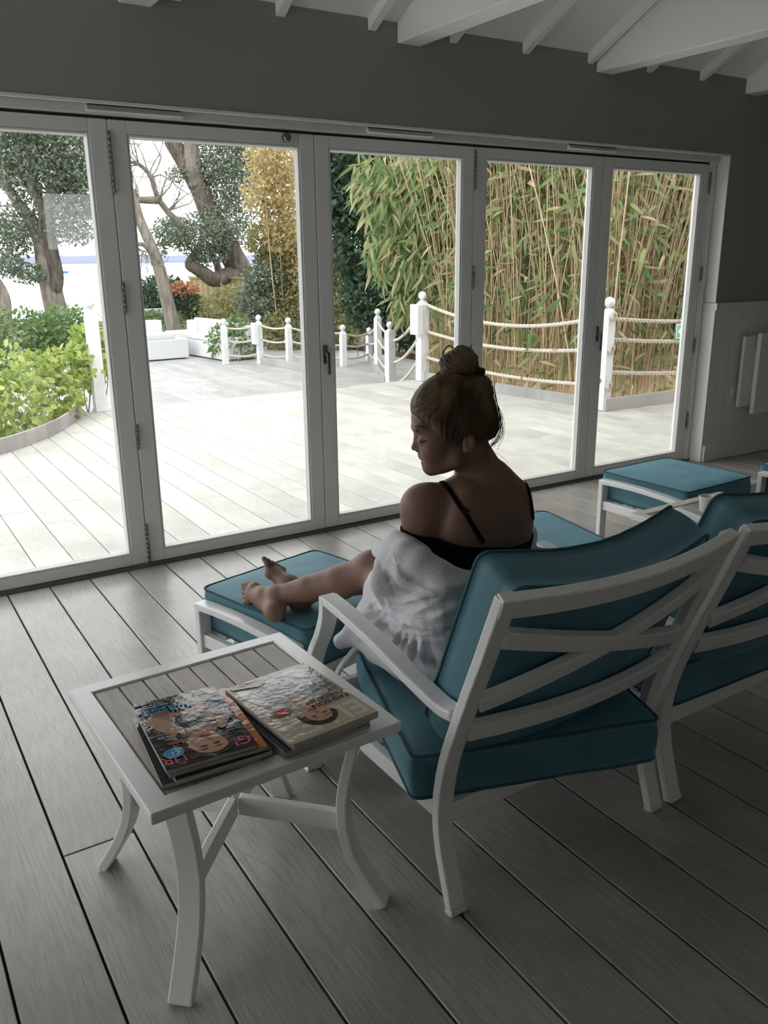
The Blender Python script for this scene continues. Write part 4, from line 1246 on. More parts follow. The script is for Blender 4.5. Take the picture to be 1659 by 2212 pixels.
# soft lumps
X, Y, Z = np.meshgrid(*[RB.lo[k] + RB.h * np.arange(RB.n[k], dtype=np.float32) for k in range(3)], indexing='ij', sparse=True)
ud = (X - O1[0]) * UU[0] + (Y - O1[1]) * UU[1]; vd = (X - O1[0]) * VV[0] + (Y - O1[1]) * VV[1]
RB.f += (.0022 * np.sin(ud * 41 + 3 * np.sin(Z * 30)) * np.sin(Z * 55 + vd * 30) + .0008 * np.sin(ud * 90 + vd * 70) * np.sin(Z * 110 + 2)).astype(np.float32)
# rolled collar
RB.chain([PV(822, 1188, .60), PV(850, 1188, .44), PV(864, 1182, .33), PV(878, 1194, .27), PV(905, 1212, .235), PV(945, 1240, .205), PV(985, 1262, .185), P_(.37, .175, .69), P_(.47, .19, .70), P_(.52, .28, .71), P_(.53, .40, .70)], [.026, .032, .031, .032, .034, .036, .037, .038, .036, .034, .03], .008)
RB.chain([PV(856, 1215, .31), PV(880, 1240, .265), PV(925, 1264, .225), PV(985, 1280, .195)], [.026, .032, .036, .036], .012)
# open it over the body at the top
RB.cone(P_(.335, .325, 1.0), P_(.335, .325, .78), .150, .112, .012, 's')
RB.cone(P_(.148, .345, .93), P_(.135, .345, .83), .054, .050, .01, 's')
RB.cone(P_(.335, .75, .78), P_(.335, .55, .78), .10, .10, .03, 's')
# folds read off along camera rays: march to the cloth, then carve or raise there
def rb_hit(px, py):
    d = unit(ray(px, py)); t = 1.2
    for _ in range(400):
        p = CP + d * t; ix = np.round((p - RB.lo) / RB.h).astype(int)
        if (ix >= 0).all() and (ix < RB.n).all() and RB.f[tuple(ix)] < 0: return p, d
        t += 0.004
    return None, d
def fold(pxs, r0, depth, mode, k):
    pts = []
    for q_ in curve_pts([(p[0], p[1], 0) for p in pxs], 10):
        p, d = rb_hit(q_[0], q_[1])
        if p is not None: pts.append(p + d * depth)
    n = len(pts)
    for i in range(n - 1):
        e0 = math.sin(math.pi * min(max(i / (n - 1), .12), .88)); e1 = math.sin(math.pi * min(max((i + 1) / (n - 1), .12), .88))
        if np.linalg.norm(pts[i + 1] - pts[i]) < .08:
            RB.cone(pts[i], pts[i + 1], r0 * e0, r0 * e1, k, mode)
for pxs in ([(838, 1262), (842, 1285), (860, 1300), (900, 1300), (945, 1288), (985, 1278)], [(905, 1322), (940, 1318), (975, 1305), (995, 1300)], [(818, 1215), (822, 1260), (826, 1300)], [(850, 1325), (890, 1345), (940, 1352), (985, 1350)], [(905, 1278), (950, 1270), (1000, 1262)]):
    fold(pxs, .024, .002, 'u', .010)
for pxs, r_ in (([(852, 1196), (862, 1225), (890, 1248), (935, 1268), (985, 1276)], .007), ([(834, 1232), (838, 1254), (850, 1268)], .0045), ([(845, 1306), (872, 1312), (908, 1306), (945, 1294), (990, 1288)], .008), ([(885, 1330), (925, 1326), (962, 1314)], .007), ([(812, 1298), (832, 1330), (858, 1350), (898, 1368), (965, 1370), (1000, 1366)], .010), ([(815, 1300), (790, 1318)], .006), ([(828, 1318), (795, 1345)], .006), ([(842, 1345), (815, 1372)], .006), ([(868, 1362), (852, 1400)], .006), ([(882, 1370), (872, 1415)], .006), ([(898, 1374), (892, 1425)], .006), ([(925, 1374), (935, 1425), (950, 1450)], .006), ([(800, 1365), (775, 1385)], .006)):
    fold(pxs, r_ * 1.45, -.002, 's', .004)
for pxs in ([(805, 1322), (780, 1340)], [(822, 1340), (795, 1365)], [(858, 1378), (838, 1412)], [(890, 1380), (884, 1430)], [(912, 1378), (916, 1430)]):
    fold(pxs, .013, .0, 'u', .008)
M['robe'] = mat('white_towelling', (0.76, 0.76, 0.80), 0.95, 0.1)
noise_color(M['robe'], (0.68, 0.68, 0.715), (0.82, 0.82, 0.86), 180, 3)
noisebump(M['robe'], 380, 0.8, 0.004)
bsdf(M['robe']).inputs['Sheen Weight'].default_value = 0.4
robe = RB.mesh('bathrobe', M['robe'], person, BASE); robe['label'] = 'white towelling bathrobe slipped down to the hips'
bt = curve_pts([P_(.135, .555, .475), P_(.105, .575, .452), P_(.072, .58, .425), P_(.046, .592, .385), P_(.035, .602, .335)], 20)
MB().sweep([q_ - BASE for q_ in bt], tuple(UU * .3 + VV), 0.026, 0.010, True).build('belt_end', M['robe'], robe, 0.003)
# ------------------------------------------------------------------ outside: deck, fence, planting, water
def leaf_mat(name, cols, rough=0.5, trans=0.35):
    m = mat(name, cols[0], rough, 0.3)
    ge = nd(m, 'ShaderNodeNewGeometry')
    oi = nd(m, 'ShaderNodeObjectInfo')
    sm = nd(m, 'ShaderNodeMath', operation='ADD'); lk(m, ge, 'Random Per Island', sm, 0); lk(m, oi, 'Random', sm, 1)
    fr = nd(m, 'ShaderNodeMath', operation='FRACT'); lk(m, sm, 0, fr, 0)
    rp = nd(m, 'ShaderNodeValToRGB'); rp.color_ramp.interpolation = 'LINEAR'
    el = rp.color_ramp.elements
    while len(el) < len(cols): el.new(0.5)
    for i, c in enumerate(cols):
        el[i].position = i / (len(cols) - 1); el[i].color = (*c, 1)
    lk(m, fr, 0, rp, 'Fac')
    lk(m, rp, 'Color', bsdf(m), 'Base Color')
    tb = nd(m, 'ShaderNodeBsdfTranslucent'); lk(m, rp, 'Color', tb, 'Color')
    mx = nd(m, 'ShaderNodeMixShader'); mx.inputs[0].default_value = trans
    lk(m, bsdf(m), 'BSDF', mx, 1); lk(m, tb, 'BSDF', mx, 2)
    lk(m, mx, 'Shader', m.node_tree.nodes['Material Output'], 'Surface')
    return m
M['l_lime'] = leaf_mat('lime_leaf', [(0.17, 0.26, 0.06), (0.30, 0.38, 0.09), (0.44, 0.50, 0.15), (0.24, 0.34, 0.08), (0.52, 0.56, 0.22)])
M['l_green'] = leaf_mat('mid_green_leaf', [(0.08, 0.15, 0.06), (0.14, 0.22, 0.085), (0.20, 0.29, 0.10), (0.10, 0.17, 0.07)])
M['l_oak'] = leaf_mat('evergreen_oak_leaf', [(0.10, 0.13, 0.09), (0.15, 0.19, 0.13), (0.21, 0.25, 0.18), (0.12, 0.155, 0.105)], 0.55, 0.25)
M['l_dark'] = leaf_mat('dark_laurel_leaf', [(0.03, 0.06, 0.03), (0.045, 0.085, 0.045), (0.085, 0.13, 0.08), (0.035, 0.07, 0.035)], 0.4, 0.2)
M['l_gold'] = leaf_mat('golden_leaf', [(0.46, 0.34, 0.16), (0.56, 0.42, 0.21), (0.38, 0.34, 0.15), (0.60, 0.45, 0.24), (0.27, 0.28, 0.12)], 0.6, 0.4)
M['l_olive'] = leaf_mat('olive_leaf', [(0.20, 0.20, 0.08), (0.28, 0.27, 0.12), (0.24, 0.25, 0.10), (0.33, 0.30, 0.15)], 0.6, 0.3)
M['l_rust'] = leaf_mat('rust_leaf', [(0.40, 0.17, 0.08), (0.50, 0.24, 0.12), (0.33, 0.16, 0.09)], 0.6, 0.3)
M['l_bam'] = leaf_mat('bamboo_leaf', [(0.07, 0.15, 0.05), (0.15, 0.24, 0.075), (0.30, 0.34, 0.14), (0.09, 0.18, 0.06), (0.48, 0.38, 0.22), (0.19, 0.26, 0.09), (0.52, 0.43, 0.28)], 0.5, 0.35)
M['cane'] = mat('dry_cane', (0.5, 0.36, 0.2), 0.6, 0.3)
def cane_mat(name, cols):
    m = mat(name, cols[0], 0.55, 0.3)
    ge = nd(m, 'ShaderNodeNewGeometry'); oi = nd(m, 'ShaderNodeObjectInfo')
    sm = nd(m, 'ShaderNodeMath', operation='ADD'); lk(m, ge, 'Random Per Island', sm, 0); lk(m, oi, 'Random', sm, 1)
    fr = nd(m, 'ShaderNodeMath', operation='FRACT'); lk(m, sm, 0, fr, 0)
    rp = nd(m, 'ShaderNodeValToRGB'); el = rp.color_ramp.elements
    while len(el) < len(cols): el.new(0.5)
    for i, c in enumerate(cols):
        el[i].position = i / (len(cols) - 1); el[i].color = (*c, 1)
    lk(m, fr, 0, rp, 'Fac'); lk(m, rp, 'Color', bsdf(m), 'Base Color')
    return m
M['cane'] = cane_mat('dry_cane', [(0.30, 0.205, 0.115), (0.47, 0.34, 0.20), (0.60, 0.46, 0.29), (0.37, 0.28, 0.175), (0.54, 0.39, 0.225)])
M['bark'] = mat('grey_bark', (0.2, 0.18, 0.15), 0.9, 0.2)
noise_color(M['bark'], (0.13, 0.115, 0.095), (0.30, 0.265, 0.22), 14, 5, (1, 1, 0.25)); noisebump(M['bark'], 30, 0.6, 0.03)
M['bark_d'] = mat('dark_bark', (0.1, 0.085, 0.07), 0.9, 0.2)
noise_color(M['bark_d'], (0.055, 0.048, 0.04), (0.17, 0.145, 0.12), 12, 5, (1, 1, 0.25)); noisebump(M['bark_d'], 30, 0.6, 0.03)
M['soil'] = mat('garden_soil', (0.12, 0.1, 0.07), 0.95, 0.1); noise_color(M['soil'], (0.07, 0.06, 0.04), (0.2, 0.17, 0.1), 3, 6)
M['fence_t'] = mat('timber_fence', (0.36, 0.30, 0.16), 0.8, 0.2); noise_color(M['fence_t'], (0.27, 0.22, 0.12), (0.44, 0.38, 0.21), 3, 4, (6, 6, 1), rnd=True)
M['sofa'] = mat('white_weave', (0.62, 0.62, 0.635), 0.6, 0.3); noisebump(M['sofa'], 120, 0.15, 0.004)
M['grey_weave'] = mat('grey_weave', (0.42, 0.43, 0.45), 0.7, 0.3)

def leaf_geom(base, d, nrm, L, tmpl):
    """tmpl: (verts (k,3) in units of leaf length, faces (m,4))"""
    TV, TF = tmpl
    d = unit(d); nrm = unit(nrm - d * (nrm * d).sum(-1, keepdims=True)); s = np.cross(nrm, d)
    V = base[:, None, :] + L[:, None, None] * (TV[None, :, 0:1] * d[:, None, :] + TV[None, :, 1:2] * s[:, None, :] + TV[None, :, 2:3] * nrm[:, None, :])
    N = len(base)
    F = TF[None] + (np.arange(N) * len(TV))[:, None, None]
    return V.reshape(-1, 3), F.reshape(-1, TF.shape[1])
OVAL = (np.array([(0, 0, 0), (.28, .24, .04), (.7, .26, .03), (1, 0, -.05), (.7, -.26, .03), (.28, -.24, .04)], float), np.array([(0, 3, 2, 1), (0, 5, 4, 3)]))
KITE = (np.array([(0, 0, 0), (.45, .3, .05), (1, 0, 0), (.45, -.3, .05)], float), np.array([(0, 3, 2, 1)]))
BAM = (np.array([(0, .012, 0), (0, -.012, 0), (.25, .075, .03), (.25, -.075, .03), (.62, .065, -.01), (.62, -.065, -.01), (1, .004, -.16), (1, -.004, -.16)], float), np.array([(0, 1, 3, 2), (2, 3, 5, 4), (4, 5, 7, 6)]))
GRASS = (np.array([(0, .02, 0), (0, -.02, 0), (.5, .016, .02), (.5, -.016, .02), (1, .002, -.1), (1, -.002, -.1)], float), np.array([(0, 1, 3, 2), (2, 3, 5, 4)]))
def in_blobs(blobs, n, rng, shell=0.35):
    """blobs: (centre, radii) ellipsoids; points biased to the outside"""
    vol = np.array([b[1][0] * b[1][1] * b[1][2] for b in blobs]) ** 0.75; vol /= vol.sum()
    k = rng.choice(len(blobs), n, p=vol)
    d = unit(rng.normal(size=(n, 3)))
    rr = (shell + (1 - shell) * rng.random(n) ** 0.6)[:, None]
    C_ = np.array([b[0] for b in blobs])[k]; R_ = np.array([b[1] for b in blobs])[k]
    return C_ + d * rr * R_, d
def px_blob(px, py, rx, ry, Y, dy):
    c = at_y(px, py, Y)
    dist = np.linalg.norm(c - CP); s = dist / FPX
    return (c, (rx * s, dy, ry * s))
def foliage(name, parent, m, blobs, n, size, tmpl, seed, shell=0.4, droop=0.0, updir=0.6):
    rng = np.random.default_rng(seed)
    P, dn = in_blobs(blobs, n, rng, shell)
    d = unit(rng.normal(size=(n, 3)) + dn * 0.7 + np.array([0, 0, -droop]))
    nm = unit(rng.normal(size=(n, 3)) * 0.8 + np.array([0, 0, updir]) + dn * 0.4)
    L = size * (0.65 + 0.7 * rng.random(n))
    V, F = leaf_geom(P, d, nm, L, tmpl)
    return mesh_np(name, V, F, m, parent, kind='stuff')
def leaf_parts(parent, m, pts, dirs, nms, Ls, tmpl, variants=4, name='leaf'):
    """single leaves as objects that share a few meshes"""
    key = m.name + str(id(tmpl))
    if key not in _bm:
        TV, TF = tmpl; lst = []
        for k in range(variants):
            v = TV.copy(); v[:, 2] *= (1 + 0.6 * (k - 1)); v[:, 1] *= 0.85 + 0.12 * k
            b = MB().add(v, [tuple(f) for f in TF]); me = b.mesh(name); me.materials.append(m); lst.append(me)
        _bm[key] = lst
    inv = parent.matrix_world.inverted() if parent else Matrix()
    for i in range(len(pts)):
        d = unit(dirs[i]); n_ = nms[i] - d * (nms[i] @ d); n_ = unit(n_); s = np.cross(n_, d)
        o = link(bpy.data.objects.new(name, _bm[key][i % variants]), parent)
        L = float(Ls[i])
        pl = np.array(parent.location) if parent else np.zeros(3)
        p = pts[i] - pl
        o.matrix_local = Matrix(((d[0] * L, s[0] * L, n_[0] * L, p[0]), (d[1] * L, s[1] * L, n_[1] * L, p[1]), (d[2] * L, s[2] * L, n_[2] * L, p[2]), (0, 0, 0, 1)))
def rel(o, pts):
    l = np.array(o.location); return [np.array(p) - l for p in pts]

# --- upper deck, planks along Y like the floor indoors
deck = MB().box(-3.2, 6.45, 4.25, 9.03, -0.2, -0.026).box(6.45, 9.5, 4.25, 5.98, -0.2, -0.026).build('deck', M['under']); deck['kind'] = 'structure'
r = random.Random(8)
for k in range(-13, 47):
    xc = BX0 + BSP * (k + 0.5)
    yend = 9.03 if xc < 6.42 else 5.98
    y = 4.25; first = True
    while y < yend - 0.05:
        l = r.uniform(0.6, 3.4) if first else 3.6
        if k == 1 and first: l = 0.62
        if k == 3 and first: l = 0.9
        first = False
        y2 = min(y + l, yend)
        lay_board('deck_board', xc, BSP - 0.004, y, y2, -0.004, M['deck'], deck)
        y = y2
MB().box(2.3, 6.3, 9.034, 9.07, -0.36, -0.006).build('deck_fascia', M['kerb'], deck, 0.003)
# --- lower deck
ZL = -0.35
deck2 = MB().box(1.8, 9.2, 9.08, 20.0, ZL - .2, ZL - .024).build('lower_deck', M['under']); deck2['kind'] = 'structure'
for k in range(8, 47):
    xc = BX0 + BSP * (k + 0.5)
    y = 9.08
    first = True
    while y < 20:
        y2 = min(y + (r.uniform(1.2, 3.6) if first else 3.6), 20); first = False
        lay_board('deck_board', xc, BSP - 0.004, y, y2, ZL, M['deck_low'], deck2)
        y = y2
gr = MB().box(-25, 1.79, 9.1, 34, -1.4, -0.6).box(9.21, 40, 6.2, 34, -1.4, -0.25).box(1.79, 9.21, 20.01, 34, -1.4, -0.7).box(-25, -3.21, 4.3, 9.1, -1.4, -.3).build('ground', M['soil']); gr['kind'] = 'structure'
M['water'] = mat('pale_water', (0.62, 0.66, 0.68), 0.08, 0.5); noisebump(M['water'], 0.6, 0.05, 0.05)
wt = MB().box(-1500, 2500, 34.01, 2400, -2.6, -2.2).build('sea_water', M['water'])
tag(wt, 'bright still water of the harbour beyond the trees', 'water', kind='stuff')
M['hill'] = mat('far_wooded_shore', (0.26, 0.28, 0.37), 1.0, 0.0)  # distance haze mixed into this bluish base colour
hv = []; xs = np.linspace(-1500, 3400, 120)
for i, x in enumerate(xs):
    hgt = 15 + 7.5 * mnoise.noise(Vector((x * 0.003, 1.7, 0))) + 2.5 * mnoise.noise(Vector((x * 0.03, 5.7, 0)))
    hv += [(x, 1900, -2.3), (x, 1900, hgt), (x, 2300, hgt * 0.6), (x, 2300, -2.3)]
hf = []
for i in range(len(xs) - 1):
    a = i * 4
    for k in range(3): hf.append((a + k, a + k + 1, a + k + 5, a + k + 4))
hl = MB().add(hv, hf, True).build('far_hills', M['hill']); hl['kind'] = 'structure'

# --- kerbs
def kerb(name, pts, h, th, z, m, label, group='low timber kerbs of the deck'):
    t = empty(name, (float(pts[0][0]), float(pts[0][1]), z)); tag(t, label, 'kerb', group)
    for a, b in zip(pts[:-1], pts[1:]):
        a3 = np.array([a[0], a[1], h / 2 + z]); b3 = np.array([b[0], b[1], h / 2 + z])
        MB().sweep(rel(t, [a3, (a3 + b3) / 2, b3]), (0, 0, 1), h, th).build('kerb_board', m, t, 0.003)
    return t
PB = at_z(912, 822, 0); PR = np.array([6.44, 6.03, 0])
PC = [at_z(-140, 1020, 0)[:2], at_z(0, 980.6, 0)[:2], at_z(52, 964, 0)[:2], at_z(101, 945, 0)[:2], at_z(130, 931, 0)[:2], at_z(155, 914, 0)[:2], at_z(168, 901, 0)[:2], at_z(174, 889, 0)[:2]]
kerb('planter_kerb', PC, 0.125, 0.028, -0.004, M['kerb'], 'curved grey kerb around the leafy planter', None)
kerb('deck_kerb', [PR[:2] + [0, .06], (PR[:2] + PB[:2]) / 2 + [.02, 0], PB[:2]], 0.115, 0.03, -0.004, M['deck_low'], 'pale kerb under the ropes in front of the bamboo')
kerb('deck_kerb', [PR[:2] + [-.05, -.07], (7.4, 5.96), (8.9, 5.97)], 0.13, 0.035, -0.004, M['kerb'], 'grey kerb behind the rightmost door')
K0, K1 = at_z(833, 829, ZL), at_z(796, 781, ZL)
kerb('deck_kerb', [K0[:2], K1[:2]], 0.12, 0.04, ZL, M['deck_low'], 'kerb of the lower deck running back beside the middle posts')
K2, K3 = at_z(563, 786, ZL), at_z(668, 803, ZL)
kerb('deck_kerb', [K2[:2], K3[:2]], 0.12, 0.04, ZL, M['deck_low'], 'far kerb of the lower deck between the two slim posts')

# --- rope fence
def make_post(base, ht, label, w_=0.105, boxed=False, ball=True):
    t = empty('fence_post', (float(base[0]), float(base[1]), float(base[2]))); tag(t, label, 'post', 'white posts of the rope fence')
    h = w_ / 2; zb = ht - (0.17 if ball else 0)
    MB().box(-h, h, -h, h, 0, zb).build('shaft', M['white_out'], t, 0.006)
    if ball:
        MB().hexa([(-h * 1.0, -h * 1.0, zb), (h, -h, zb), (h, h, zb), (-h, h, zb), (-.022, -.022, zb + .055), (.022, -.022, zb + .055), (.022, .022, zb + .055), (-.022, .022, zb + .055)]).build('cap', M['white_out'], t)
        pr = [(0.02, 0)] + [(0.052 * math.cos(a), 0.062 + 0.052 * math.sin(a)) for a in np.linspace(-1.1, 1.5, 14)]
        MB().lathe(pr, 20, 0, 0, zb + .05).build('ball_finial', M['white_out'], t)
    if boxed:
        bx_ = MB().box(-h - .085, -h - .001, -h - .045, h - .0, zb - .36, zb + .01).build('junction_box', M['white_out'], t, 0.006)
    return t
PBh = at_y(917, 628, PB[1])[2]
make_post(PB, PBh, 'tall white rope post with a box fixed to its side', 0.125, True)
make_post(PR, at_y(1312, 640, PR[1])[2], 'white corner post with rope knots behind the rightmost doors', 0.10)
LP = at_z(217.8, 888, -0.004)
make_post(LP, at_y(191, 641.5, LP[1])[2], 'white post half buried in the leafy planter shrubs', 0.12)
low = {}
for nm, bp, tp, lab in (('a', (843, 829), (846, 693), 'white post standing lowest beside the tall boxed post'),
                        ('b', (817, 801), (815, 666), 'slim grey-white post second from the tall boxed post'),
                        ('c', (798, 779), (798, 706), 'short white post at the far corner of the lower deck'),
                        ('d', (742, 792), (747, 700), 'slim white post between the door handle and the corner post'),
                        ('e', (626, 791), (623, 685), 'slim white post nearest the middle door mullion'),
                        ('f', (563, 786), (561, 679), 'slim white post with a small box near the white sofa'),
                        ('g', (488, 787), (484, 687), 'white post grown over by the young shrub')):
    b_ = at_z(*bp, ZL); hz = at_y(tp[0], tp[1], b_[1])[2] - ZL
    low[nm] = (b_, hz)
    make_post(b_, hz, lab, 0.125 if nm == 'a' else 0.10, nm == 'f')
def rope(p, q, sag, r_, label, group='ropes of the deck fence'):
    p = np.array(p, float); q = np.array(q, float); L = np.linalg.norm(q - p)
    n = int(max(30, L / 0.022)); n = min(n, 150)
    s = np.linspace(0, 1, n + 1)
    ctr = p[None] * (1 - s)[:, None] + q[None] * s[:, None]; ctr[:, 2] -= sag * 4 * s * (1 - s)
    tg = unit(np.gradient(ctr, axis=0)); x = unit(np.cross(tg, np.array([0, 0, 1.0]))); y = np.cross(tg, x)
    t = empty('fence_rope', tuple(p)); tag(t, label, 'rope', group)
    tw = L / 0.16 * 2 * math.pi
    for k in range(3):
        a = s * tw + k * 2 * math.pi / 3
        pts = ctr + (x * np.cos(a)[:, None] + y * np.sin(a)[:, None]) * r_ * 0.52
        MB().tube(pts - p, r_ * 0.56, 6).build('strand', M['rope'], t)
    return t
names3 = ('top', 'middle', 'bottom')
zb_ = [at_y(930, y, PB[1])[2] for y in (657, 714, 769)]
zr_ = [at_y(1311, y, PR[1])[2] for y in (683, 754, 832)]
for i in range(3):
    p = np.array([PB[0] + .02, PB[1] - .065, zb_[i]]); q = np.array([PR[0], PR[1] + .05, zr_[i]])
    rope(p, q, (0.17, 0.10, 0.07)[i], 0.021, '%s rope in front of the bamboo, left of the corner post' % names3[i])
    rope((PR[0] + .05, PR[1], at_y(1330, (688, 732, 802)[i], PR[1])[2]), (8.6, 6.03, at_y(1480, (692, 736, 804)[i], 6.03)[2]), 0.04, 0.021, '%s rope behind the rightmost door' % names3[i])
    # knots on the corner post
    kn = MB()
    for k in range(6):
        a0 = k * 1.1
        ring = [(0.034 * math.cos(a) * math.cos(a0) , -0.052 - 0.012 - 0.012 * math.sin(a * 2 + k), 0.036 * math.sin(a) + 0.008 * math.sin(a0 * 3)) for a in np.linspace(0, 2 * math.pi, 18)[:-1]]
        kn.tube(ring, 0.012, 6, closed=True)
    ko = kn.build('rope_knot', M['rope'], None, loc=(PR[0], PR[1], zr_[i])); tag(ko, '%s rope knot on the corner post' % names3[i], 'knot', 'rope knots on the corner post')
b_, hz = low['a']
for i, (y0_, y1_) in enumerate(((686, 735), (735, 782), (783, 829))):
    rope((PB[0] - .06, PB[1] + .03, at_y(903, y0_, PB[1])[2]), (b_[0] + .05, b_[1] - .03, at_y(853, y1_, b_[1])[2]), 0.06, 0.02, '%s rope sloping down left from the tall boxed post' % names3[i])
for a_, c_, lab in (('a', 'b', 'between the two middle posts'), ('b', 'c', 'running back to the far corner post'), ('d', 'c', 'rising to the far corner post'), ('d', 'e', 'behind the middle mullion'), ('e', 'f', 'between the two slim far posts'), ('f', 'g', 'half hidden by the young shrub')):
    for i, fz in enumerate((0.80, 0.52, 0.22)):
        p, hp = low[a_]; q, hq = low[c_]
        rope((p[0], p[1], ZL + hp * fz), (q[0], q[1], ZL + hq * fz), 0.05, 0.018, '%s rope %s' % (names3[i], lab))

# --- green escape sign hanging on the middle rope
SGN = at_y(1462, 716, 6.0)
sg = empty('escape_sign', tuple(SGN + np.array([0.03, 0, 0]))); tag(sg, 'small green sign with a white arrow hung on the ropes', 'sign')
M['sgn_w'] = mat('sign_white', (0.8, 0.82, 0.82), 0.4); M['sgn_g'] = mat('sign_green', (0.02, 0.42, 0.22), 0.4)
MB().box(-.04, .22, -.003, .003, -.075, .075).build('sign_board', M['sgn_w'], sg)
MB().box(-.032, .212, -.0045, -.0032, -.066, .066).build('green_field', M['sgn_g'], sg)
MB().add([(-.02, -.006, 0), (.06, -.006, .064), (.06, -.006, -.064), (.06, -.006, .03), (.19, -.006, .03), (.19, -.006, -.03), (.06, -.006, -.03)], [(0, 2, 1), (3, 6, 5, 4)]).build('arrow', M['sgn_w'], sg)
for xx in (0.0, .18):
    MB().tube([(xx, .0, .075), (xx, .015, .13)], .002, 5).build('tie', M['rubber'], sg)

# --- bamboo
def bamboo(loc, area, ncane, nstuff, nleaf, nleafstuff, hgt, lean, label, seed, zleaf=(0.3, 4.2), zpow=0.8, dirx=-1):
    """area: function(rng, n) -> ground points (n,2); front ones become single canes / leaves"""
    rng = np.random.default_rng(seed)
    t = empty('bamboo_clump', loc); tag(t, label, 'bamboo', 'bamboo along the deck')
    l = np.array(loc)
    def canes(n):
        g_ = area(rng, n); h_ = hgt * (0.6 + 0.5 * rng.random(n))
        ln = lean(g_, rng) + rng.normal(size=(n, 2)) * 0.12
        rr = 0.004 + 0.007 * rng.random(n) ** 1.5
        return g_, h_, ln, rr
    def pts_of(g_, h_, ln):
        s = np.linspace(0, 1, 6)
        return [np.array([g_[0] + ln[0] * h_ * (q ** 1.4), g_[1] + ln[1] * h_ * (q ** 1.4), l[2] + h_ * q]) - l for q in s]
    g_, h_, ln, rr = canes(ncane)
    for i in range(ncane):
        MB().tube(pts_of(g_[i], h_[i], ln[i]), list(rr[i] * np.linspace(1, .5, 6)), 5).build('cane', M['cane'], t)
    g_, h_, ln, rr = canes(nstuff)
    b = MB()
    for i in range(nstuff):
        b.tube(pts_of(g_[i], h_[i], ln[i]), list(rr[i] * np.linspace(1, .4, 6)), 4)
    b.build('rear_canes', M['cane'], t)['kind'] = 'stuff'
    def leaves(n, front):
        g2 = area(rng, n); z = zleaf[0] + (zleaf[1] - zleaf[0]) * rng.random(n) ** zpow
        ln2 = lean(g2, rng)
        P = np.c_[g2 + ln2 * ((z ** 1.4)[:, None]) * (hgt ** -0.4), z + l[2]] + rng.normal(size=(n, 3)) * [0.12, 0.12, 0.1]
        tc_ = unit(np.array([0, 0, 1.2]) - P)
        if front: P = P + tc_ * np.array([1, 1, 0]) * (0.1 + 0.2 * rng.random((n, 1)))
        d = unit(rng.normal(size=(n, 3)) * [1, 1, 0.5] + [0, 0, -0.55] + tc_ * 0.5)
        nm = unit(rng.normal(size=(n, 3)) * 0.5 + tc_ * 0.9 + [0, 0, 0.5])
        L = 0.15 + 0.15 * rng.random(n)
        return P, d, nm, L
    leaf_parts(t, M['l_bam'], *leaves(nleaf, True), BAM)
    P, d, nm, L = leaves(nleafstuff, False)
    V, F = leaf_geom(P - l, d, nm, L, BAM)
    mesh_np('rear_leaves', V, F, M['l_bam'], t, kind='stuff')
    return t
ax = PR[0] + .12
def overhang(t, blobs, n, seed):
    rng = np.random.default_rng(seed); l = np.array(t.location)
    P, dn = in_blobs([(b[0] - l, b[1]) for b in blobs], n, rng, 0.1)
    d = unit(rng.normal(size=(n, 3)) * 0.45 + [-0.15, -0.1, -0.9]); nm = unit(rng.normal(size=(n, 3)) * 0.6 + [-.5, -.8, 0.4])
    V, F = leaf_geom(P, d, nm, 0.18 + 0.14 * rng.random(n), BAM)
    mesh_np('overhanging_leaves', V, F, M['l_bam'], t, kind='stuff')
def strip_area(x0, y0, x1, y1, depth, side):
    a = np.array([x0, y0]); bq = np.array([x1, y1]); nrm = np.array(side, float)
    def f(rng, n):
        s = rng.random((n, 1)); dd = (rng.random((n, 1)) ** 1.3) * depth
        return a * (1 - s) + bq * s + nrm * dd
    return f
bamboo((7.0, 7.4, -0.2), strip_area(6.6, 6.25, 6.4, 8.9, 1.0, (1, 0.1)), 130, 420, 220, 5600, 4.6, lambda g_, rng: np.array([0.0, 0.03]), 'dense dry bamboo behind the ropes left of the corner post', 31, (0.05, 4.2), 0.62)
bamboo((7.8, 6.8, -0.2), strip_area(6.62, 6.18, 9.2, 6.2, 1.1, (0.15, 1)), 100, 340, 160, 3600, 4.4, lambda g_, rng: np.c_[(g_[:, 0] - 6.9) * 0.13 + 0.02, 0 * g_[:, 0]], 'bamboo fanning out to the right behind the rightmost door', 32, (0.2, 4.0), 0.7)
b3_ = bamboo((7.6, 10.2, -0.35), strip_area(6.75, 9.2, 8.6, 12.6, 0.9, (0.9, -0.4)), 45, 120, 280, 7000, 5.2, lambda g_, rng: np.array([-0.06, -0.02]), 'leafy green bamboo overhanging behind the tall boxed post', 33, (1.0, 5.0), 0.8)

overhang(b3_, [px_blob(860, 420, 75, 80, 10.0, .5), px_blob(805, 390, 40, 55, 10.4, .4), px_blob(835, 540, 45, 60, 10.0, .4), px_blob(905, 560, 60, 70, 9.6, .4), px_blob(930, 420, 60, 90, 9.5, .4), px_blob(880, 650, 35, 45, 9.8, .3)], 2600, 35)
